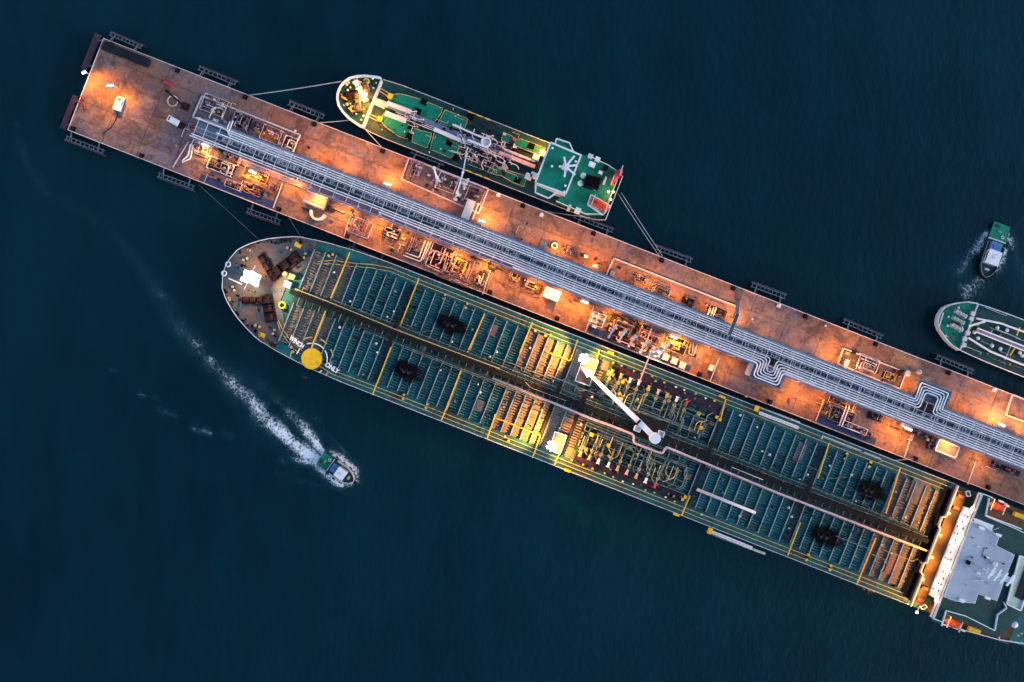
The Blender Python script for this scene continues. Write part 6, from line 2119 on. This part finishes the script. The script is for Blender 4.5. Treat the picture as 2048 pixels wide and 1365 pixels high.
def loading_arm(label, base, elbow, tip, zt, mt):
    T = Thing('loading_arm', label, 'loading arm', *base, PZ, group='marine loading arms')
    m = MB(); m.cyl((0, 0, .02), (0, 0, 9), .45, 10); m.bx(-.9, .9, -.9, .9, .03, .6); m.build('riser', mt, T)
    e = Vector(T.p(*elbow, PZ + 12)); t = Vector(T.p(*tip, zt))
    b = Vector((0, 0, 9))
    m = MB(); m.beam(b, e, .5, .6); m.cyl(b - Vector((.5, 0, 0)), b + Vector((.5, 0, 0)), .7, 10); m.build('inboard_arm', mt, T)
    m = MB(); m.beam(e, t, .42, .5); m.cyl(e - Vector((.4, 0, 0)), e + Vector((.4, 0, 0)), .6, 10); m.build('outboard_arm', mt, T)
    bk = b + (b - e) * .35
    m = MB(); m.beam(b, bk, .4, .5); m.beam(bk - Vector((.7, 0, 0)), bk + Vector((.7, 0, 0)), 1.0, 1.2); m.build('counterweight', M_offw, T)
    m = MB(); m.cyl(t - Vector((0, 0, .8)), t + Vector((0, 0, .3)), .4, 8); m.build('coupler', M_offw, T)
    return T


loading_arm('long white loading arm reaching over the small tanker deck', (917, 392), (926, 345), (935, 296), 9, M_white)
loading_arm('folded white loading arm beside the pink kerbed pit', (877, 362), (868, 336), (872, 352), PZ + 5, M_white)
loading_arm('short folded white loading arm nearest the long arm', (930, 372), (936, 360), (928, 378), PZ + 4, M_offw)
loading_arm('pink white loading arm reaching down to the huge tanker manifold', (1306, 700), (1303, 702), (1279, 764), TZ + 3, M_pinkw)
loading_arm('white loading arm folded with jagged head at the huge tanker loading station', (1326, 692), (1318, 712), (1310, 714), PZ + 5, M_white)
for k, (x, y) in enumerate(((1285, 690), (1262, 678), (1242, 668), (1222, 660))):
    loading_arm('folded mauve loading arm on the huge tanker loading station, %s from the white one' % ORD[k], (x, y), (x - 4, y + 14), (x + 2, y + 2), PZ + 4, M_pinkw if k % 2 else M_offw)
pipe_skid('white and mauve fittings in the pink kerbed pit beside the small tanker', 832, 340, 26, 36, 41, MV + WP, 9)
pipe_skid('dark pipework in the middle of the pink kerbed pit', 895, 368, 40, 34, 42, DK + WP, 12)
pipe_skid('dark pipework at the stern end of the pink kerbed pit', 950, 392, 34, 30, 43, DK + MV, 9)


def box_thing(name, label, cat, x, y, lu, lv, h, mw, mr, overhang=.2, door=True, z0=.08):
    T = Thing(name, label, cat, x, y, PZ)
    L, B = lu * PX / 2, lv * PX / 2
    m = MB(); m.bx(-L, L, -B, B, z0, h); m.build('walls', mw, T)
    m = MB(); m.bx(-L - overhang, L + overhang, -B - overhang, B + overhang, h + .01, h + .18); rf_ = m.build('roof', mr, T)
    if door:
        m = MB(); m.bx(-.45, .45, -B - .07, -B - .01, z0 + .02, min(2.1, h - .1)); d_ = m.build('door', M_tray2, T)
        m = MB(); m.bx(.25, .35, -B - .12, -B - .075, 1.0, 1.1); m.build('handle', M_dark, d_)
        if L > 1.6:
            for s_ in (-1, 1):
                m = MB(); m.bx(s_ * L * .62 - .4, s_ * L * .62 + .4, -B - .06, -B - .01, 1.2, min(2.0, h - .2)); m.build('window', M_glass, T)
    return T, rf_


box_thing('shelter', 'long dark grey shelter along the open edge of the pier head', 'shelter', 256, 112, 94, 16, 2.6, M_dark, M_dark, .1)
box_thing('shed', 'bright white roofed shed between the pier lamps near the huge tanker', 'shed', 1103, 589, 30, 20, 3, M_white, M_white)
T_, r_f = box_thing('control_hut', 'pink roofed hut with round white porch on the huge tanker side', 'hut', 634, 402, 42, 24, 3.2, M_mauve, M_hroof)
m = MB()
q = T_.p(636, 425, PZ + 2)
m.arc((q[0], q[1]), 2.8, .9, math.radians(180), math.radians(360), .1, 2.6, 12)
m.build('round_porch', M_offw, T_)
m = MB()
for yy in (-2.0, 2.0): m.bx(-4.2, 4.2, yy - .15, yy + .15, 3.4, 3.55)
m.build('roof_edge', M_white, r_f)
T_, r_f = box_thing('container', 'pink topped container with white frame near the stern of the huge tanker', 'container', 1888, 896, 42, 22, 2.9, M_offw, M_hroof, .05)
m = MB()
for yy in (-2.25, 2.25): m.bx(-4.3, 4.3, yy - .25, yy + .25, 3.1, 3.35)
for xx in (-4.2, 4.2): m.bx(xx - .2, xx + .2, -1.98, 1.98, 3.1, 3.3)
m.build('corner_rail', M_white, r_f)
box_thing('gangway_box', 'long white gangway box between the pipe rack and the small tanker pit', 'gangway', 937, 421, 15, 38, 2.6, M_offw, M_offw, .1)
box_thing('cabinet', 'grey electrical cabinet beside the rack on the open apron', 'cabinet', 1085, 495, 11, 22, 2.3, M_tray2, M_tray2, .1, False)
box_thing('cabinet', 'dark blue cabinet in the corner of the long kerbed bay', 'cabinet', 1224, 548, 9, 11, 1.8, M_tray2, M_tray2, .05, False)
box_thing('cabinet', 'white cabinet beside the lower pipe loop', 'cabinet', 1497, 738, 8, 26, 2.2, M_offw, M_white, .1, False)
box_thing('cabinet', 'small white cabinet by the fence before the lower pipe loop', 'cabinet', 1421, 736, 8, 11, 1.6, M_offw, M_offw, .05, False)
box_thing('cabinet', 'pale blue cabinet in the kerbed pit near the rack', 'cabinet', 1689, 728, 7, 17, 2.0, M_pipe, M_roof, .05, False)
box_thing('cabinet', 'cream cabinet row under the bright lamp near the pink container', 'cabinet', 1808, 850, 18, 10, 2.0, M_offw, M_offw, .05, False)
for k, (x, y) in enumerate(((1331, 714), (1348, 722), (1364, 731))):
    box_thing('crate', 'pale crate beside the navy grating, %s of three from the white loading arm' % ORD[k], 'crate', x, y, 12, 13, 1.2, M_offw, M_offw, .03, False)
for k, (x, y) in enumerate(((1191, 632), (1187, 643))):
    box_thing('bench_box', 'white flat box at the loading station corner, %s' % ('nearest the rack' if k == 0 else 'nearest the water'), 'box', x, y, 17, 6, .9, M_white, M_white, .03, False)
box_thing('valve_box', 'square black valve box on the lower pier edge', 'box', 1398, 748, 7, 6, .9, M_dark, M_black, .05, False)

# round tanks by the upper loop, drum, debris
for k, (x, y, mt) in enumerate(((1812, 747, M_offw), (1836, 744, M_roof))):
    T = Thing('round_tank', 'small round %s tank beside the upper pipe loop' % ('white' if k == 0 else 'blue grey'), 'tank', x, y, PZ)
    m = MB(); m.cyl((0, 0, .03), (0, 0, 1.6), 1.0 if k else 1.3, 14); m.build('shell', mt, T)
    m = MB(); m.dome((0, 0, 1.61), 1.0 if k else 1.3, .4, 14, 3); m.build('lid', mt, T, smooth=True)
    m = MB(); m.tube([(0, 0, 2.0), (0, 0, 2.3), (1.5 if k == 0 else -1.5, 0, 2.3), (1.5 if k == 0 else -1.5, 0, .1)], .12, 6); m.build('feed_pipe', M_brown, T)
T = Thing('hose_reel', 'grey hose reel beside the grey cabinet on the open apron', 'hose reel', 1109, 492, PZ)
m = MB(); m.torus((0, 0, 1.0), 1.1, .35, 16, 6); m.build('hose_coil', M_offw, T)
m = MB(); m.cyl((0, 0, .02), (0, 0, 1.5), .4, 10); m.build('hub', M_tray, T)
for k, (x, y, mt, w_) in enumerate(((655, 323, M_red, 'red drum beside the rack near the small tanker bow'), (1205, 527, M_red, 'red drum just before the long kerbed bay'), (1190, 519, M_maroon, 'maroon drum on the open apron'),
                                    (618, 296, M_maroon, 'maroon drum at the corner of the pier head pit'), (603, 287, M_red, 'red drum touching the pier head pit kerb'), (1504, 639, M_roof, 'blue grey drum past the crossover bridge'),
                                    (1578, 800, M_red, 'red drum in the orange light past the lower pipe loop'), (1492, 793, M_offw, 'white drum near the lower edge below the pipe loop'), (1650, 652, M_offw, 'pale drum out on the bare apron'))):
    T = Thing('drum', w_, 'drum', x, y, PZ, group='drums on the pier')
    m = MB(); m.cyl((0, 0, .02), (0, 0, 1.1), .55, 12); m.build('shell', mt, T)
    m = MB(); m.torus((0, 0, 1.1), .52, .05, 12, 4); m.torus((0, 0, .55), .55, .05, 12, 4); m.build('rim', M_dark, T)


rx = random.Random(123)
ZN = [(430, 600, 120, 176, 26), (700, 900, 136, 170, 26), (900, 1020, 134, 186, 30), (1060, 1330, 134, 152, 22), (1330, 1560, 134, 176, 46), (1800, 1900, 134, 174, 24), (1920, 2180, 134, 150, 22),
      (450, 660, 28, 68, 22), (880, 1040, 0, 40, 24), (1130, 1330, 50, 66, 12), (1345, 1610, 44, 68, 18), (1830, 1960, 30, 66, 16)]
for (u0, u1, v0, v1, n) in ZN:
    for k in range(n):
        u, v = rx.uniform(u0, u1), v0 + (v1 - v0) * rx.random() ** 1.4 if v0 > 100 else v1 - (v1 - v0) * rx.random() ** 1.4
        mt = rx.choice((M_mauve, M_mauve, M_brown, M_dark, M_dark, M_maroon, M_offw, M_tray, M_yelp))
        c = pier.q(u, v, PZ + .5)
        m = MB()
        t = rx.random()
        if t < .5:
            L_ = rx.uniform(1.2, 5.5); zz = PZ + rx.uniform(.3, 1.4); sg = rx.choice((-1, 1))
            if rx.random() < .55: pts = [(c[0], c[1], PZ + .07), (c[0], c[1], zz), (c[0], c[1] + sg * L_ * .7, zz), (c[0] + sg * L_ * .4, c[1] + sg * L_ * .7, zz), (c[0] + sg * L_ * .4, c[1] + sg * L_ * .7, PZ + .07)]
            else: pts = [(c[0], c[1], PZ + .07), (c[0], c[1], zz), (c[0] + L_, c[1], zz), (c[0] + L_, c[1], PZ + .07)]
            m.tube(bend(pts, .4, 3), rx.uniform(.1, .2), 5); m.build('fixed_pipe', mt, pier)
        elif t < .8:
            r1 = rx.uniform(.25, .7); m.cyl((c[0], c[1], PZ + .07), (c[0], c[1], PZ + rx.uniform(.5, 1.7)), r1, 8); m.build('fixed_valve', mt, pier)
        else:
            r1 = rx.uniform(.4, 1.1); m.bx(c[0] - r1, c[0] + r1, c[1] - r1 * .6, c[1] + r1 * .6, PZ + .07, PZ + rx.uniform(.5, 1.5)); m.build('junction_box', mt, pier)

# vehicles
def van(label, x, y, rot, mt, L=4.9, B=2.0, truck=False):
    T = Thing('van' if not truck else 'truck', label, 'van' if not truck else 'truck', x, y, PZ, rot)
    body = MB()
    sec = [(-L / 2, .45, 1.95), (-L / 2 + .15, .4, 2.05), (L * .22, .4, 2.05), (L * .36, .4, 1.3), (L / 2 - .1, .42, 1.15), (L / 2, .5, .8)]
    for (xx, z0, z1) in sec:
        for (yy, zz) in ((-B / 2, z0), (B / 2, z0), (B / 2 * .98, z0 + (z1 - z0) * .6), (B / 2 * .86, z1), (-B / 2 * .86, z1), (-B / 2 * .98, z0 + (z1 - z0) * .6)):
            body.v.append((xx, yy, zz))
    for i in range(len(sec) - 1):
        for j in range(6):
            j2 = (j + 1) % 6
            body.f.append((i * 6 + j, (i + 1) * 6 + j, (i + 1) * 6 + j2, i * 6 + j2))
    body.f.append((5, 4, 3, 2, 1, 0)); n = (len(sec) - 1) * 6; body.f.append(tuple(n + j for j in range(6)))
    bo = body.build('body', mt, T)
    m = MB(); m.quadbox([(L * .225, -.8, 2.03), (L * .225, .8, 2.03), (L * .365, .8, 1.3), (L * .365, -.8, 1.3), (L * .235, -.8, 2.06), (L * .235, .8, 2.06), (L * .375, .8, 1.33), (L * .375, -.8, 1.33)]); m.build('windscreen', M_glass, bo)
    for s_ in (-1, 1):
        m = MB(); m.bx(-L * .1, L * .2, s_ * B * .5, s_ * B * .505, 1.25, 1.7); m.build('side_window', M_glass, bo)
        m = MB(); m.bx(L / 2 - .02, L / 2 + .03, s_ * B * .36 - .18, s_ * B * .36 + .18, .65, .85); m.build('headlight', M_offw, bo)
        for xx in (-L * .3, L * .32):
            m = MB(); m.cyl((xx, s_ * (B / 2 - .2), .34), (xx, s_ * (B / 2 + .02), .34), .34, 12); w_ = m.build('wheel', M_black, T)
            m = MB(); m.cyl((xx, s_ * (B / 2 + .021), .34), (xx, s_ * (B / 2 + .03), .34), .2, 10); m.build('rim', M_offw, w_)
    if truck:
        m = MB(); m.bx(-L / 2 - 2.4, -L / 2 - .05, -B / 2, B / 2, .6, 1.2); m.build('flat_bed', M_maroon, T)
    else:
        for xx in (-1.2, .3):
            m = MB(); m.bx(xx - .12, xx + .12, -.5, .5, 2.06, 2.14); m.build('roof_bar', M_dark, bo)
    return T


van('white van parked on the pier head beside the bright lamp', 239.5, 209, math.radians(72), M_white, 5.6, 3.0)
van('white truck at the head of the pipe rack', 348, 243, ANG + math.pi - .15, M_white, 5.2, 2.6, True)

# red boomed jib crane near the pier head
T = Thing('jib_crane', 'dark red jib crane with pink hose lying near the pier head', 'crane', 372, 214, PZ)
m = MB(); m.cyl((0, 0, .02), (0, 0, 2.6), .7, 10); m.bx(-1.6, 1.6, -1.3, 1.3, .03, .7); m.build('pedestal', M_maroon, T)
a_, b_ = T.p(371, 215, PZ + 4), T.p(334, 183, PZ + 4.5)
m = MB(); m.beam(a_, b_, .7, .6); m.build('boom', M_maroon, T)
m = MB(); m.bx(b_[0] - .8, b_[0] + .8, b_[1] - .6, b_[1] + .6, b_[2] - 1, b_[2] + .4); m.build('boom_head', M_maroon, T)
q = T.p(346, 203, PZ); m = MB(); m.torus((q[0], q[1], .5), 2.0, .28, 18, 6); m.build('hose_loop', M_pinkw, T)
q = T.p(337, 168, PZ); m = MB(); m.bx(q[0] - 1.9, q[0] + 1.9, q[1] - .6, q[1] + .6, .05, .8); m.build('pink_ballast', M_red, T)

# hand barrows, cones and odd debris by the van
rnd = random.Random(2)
for k in range(7):
    x, y = 160 + rnd.uniform(-4, 6) + k * 1.2, 195 + k * 3.5
    T = Thing('traffic_cone', 'orange traffic cone in the line along the pier head edge, %s from the floodlight post' % ORD[k], 'cone', x, y, PZ, group='cones at the pier head')
    m = MB(); m.bx(-.5, .5, -.5, .5, .02, .12); m.build('foot', M_dark, T)
    m = MB(); m.cyl((0, 0, .121), (0, 0, 1.2), .4, 8, .08); m.build('cone', M_orange, T)
T = Thing('power_cable', 'black cable trailing from the white van across the pier head', 'cable', 236, 226, PZ)
m = MB(); m.tube(bend([T.p(*p, PZ + .12) for p in ((236, 226), (231, 243), (220, 258), (206, 267))], 2, 4), .12, 5); m.build('cord', M_black, T)

# cross fences on the lower apron
FE = [((565, 366), (546, 416), 'at the end of the blue grating strip'), ((703, 424), (688, 473), 'before the small kerbed pit'), ((983, 535), (965, 589), 'past the narrow grey skid'), ((1188, 612), (1171, 664), 'at the start of the huge tanker loading station'),
      ((1438, 718), (1420, 764), 'before the lower pipe loop'), ((1648, 800), (1632, 842), 'before the purple grating strip'), ((1824, 870), (1809, 917), 'before the pink container'), ((1952, 922), (1936, 969), 'past the pink container'), ((376, 285), (345, 335), 'at the pier head machinery')]
for (p0, p1, w_) in FE:
    T = Thing('cross_fence', 'low pale fence across the pier ' + w_, 'fence', *p0, PZ, group='cross fences on the pier')
    a_, b_ = Vector(T.p(*p0, PZ + 1)), Vector(T.p(*p1, PZ + 1))
    for hh in (.5, 1.0):
        m = MB(); m.beam((a_.x, a_.y, hh), (b_.x, b_.y, hh), .28, .1); m.build('rail', M_kerb, T)
    for k in range(6):
        c = a_ + (b_ - a_) * k / 5
        m = MB(); m.beam((c.x, c.y, .02), (c.x, c.y, 1.1), .14, .14); m.build('post', M_kerb, T)
T = Thing('pole_barrier', 'white pole barrier beside the long white gangway box', 'barrier', 957, 408, PZ)
a_, b_ = T.p(957, 408, PZ + 1.2), T.p(945, 440, PZ + 1.2)
m = MB(); m.beam(a_, b_, .3, .3); m.build('pole', M_white, T)
m = MB(); m.cyl((a_[0], a_[1], .02), (a_[0], a_[1], 1.3), .35, 8); m.build('post', M_offw, T)

# ------------------------------------------------------------------ mooring ropes
def rope(label, p0, z0, p1, z1, sag, r=.14, mt=None):
    a_, b_ = W(*p0, z0), W(*p1, z1)
    m = MB()
    n = 14
    m.tube([a_ + (b_ - a_) * (k / n) - Vector((0, 0, sag * 4 * (k / n) * (1 - k / n))) for k in range(n + 1)], r, 5)
    o = m.build('mooring_rope', mt or M_rope, None, smooth=True)
    tag(o, label, 'rope', 'mooring ropes')


rope('pale mooring rope running far forward from the small tanker bow', (497, 191), 6.9, (683, 163), 9, .8, .2)
rope('short pale rope from the small tanker bow to its nearest hook', (634, 246), 6.9, (703, 240), 9, .6, .17)
rope('pale rope slanting back from under the small tanker bow', (722, 250), 8.6, (767, 299), 7, .3, .18)
rope('mooring rope leading from the small tanker stern, inner of two', (1236, 388), 6, (1318, 512), 7, .8)
rope('mooring rope leading from the small tanker stern, outer of two', (1242, 385), 6, (1325, 512), 7, .8)
rope('pale rope along the small tanker side below its stern', (1085, 422), 6, (1180, 436), 5.5, .4, .12)
rope('dark mooring rope from the huge tanker bow toward the blue grating strip', (395, 368), 6.5, (520, 482), 14, 1.0, .12, M_roped)
rope('mooring rope from the huge tanker bow to the nearest pier hook', (570, 424), 6.8, (608, 485), 14, .3, .12, M_roped)
rope('rope from the huge tanker side toward the pier near its stern', (1755, 925), 14, (1829, 918), 7, .2, .12)
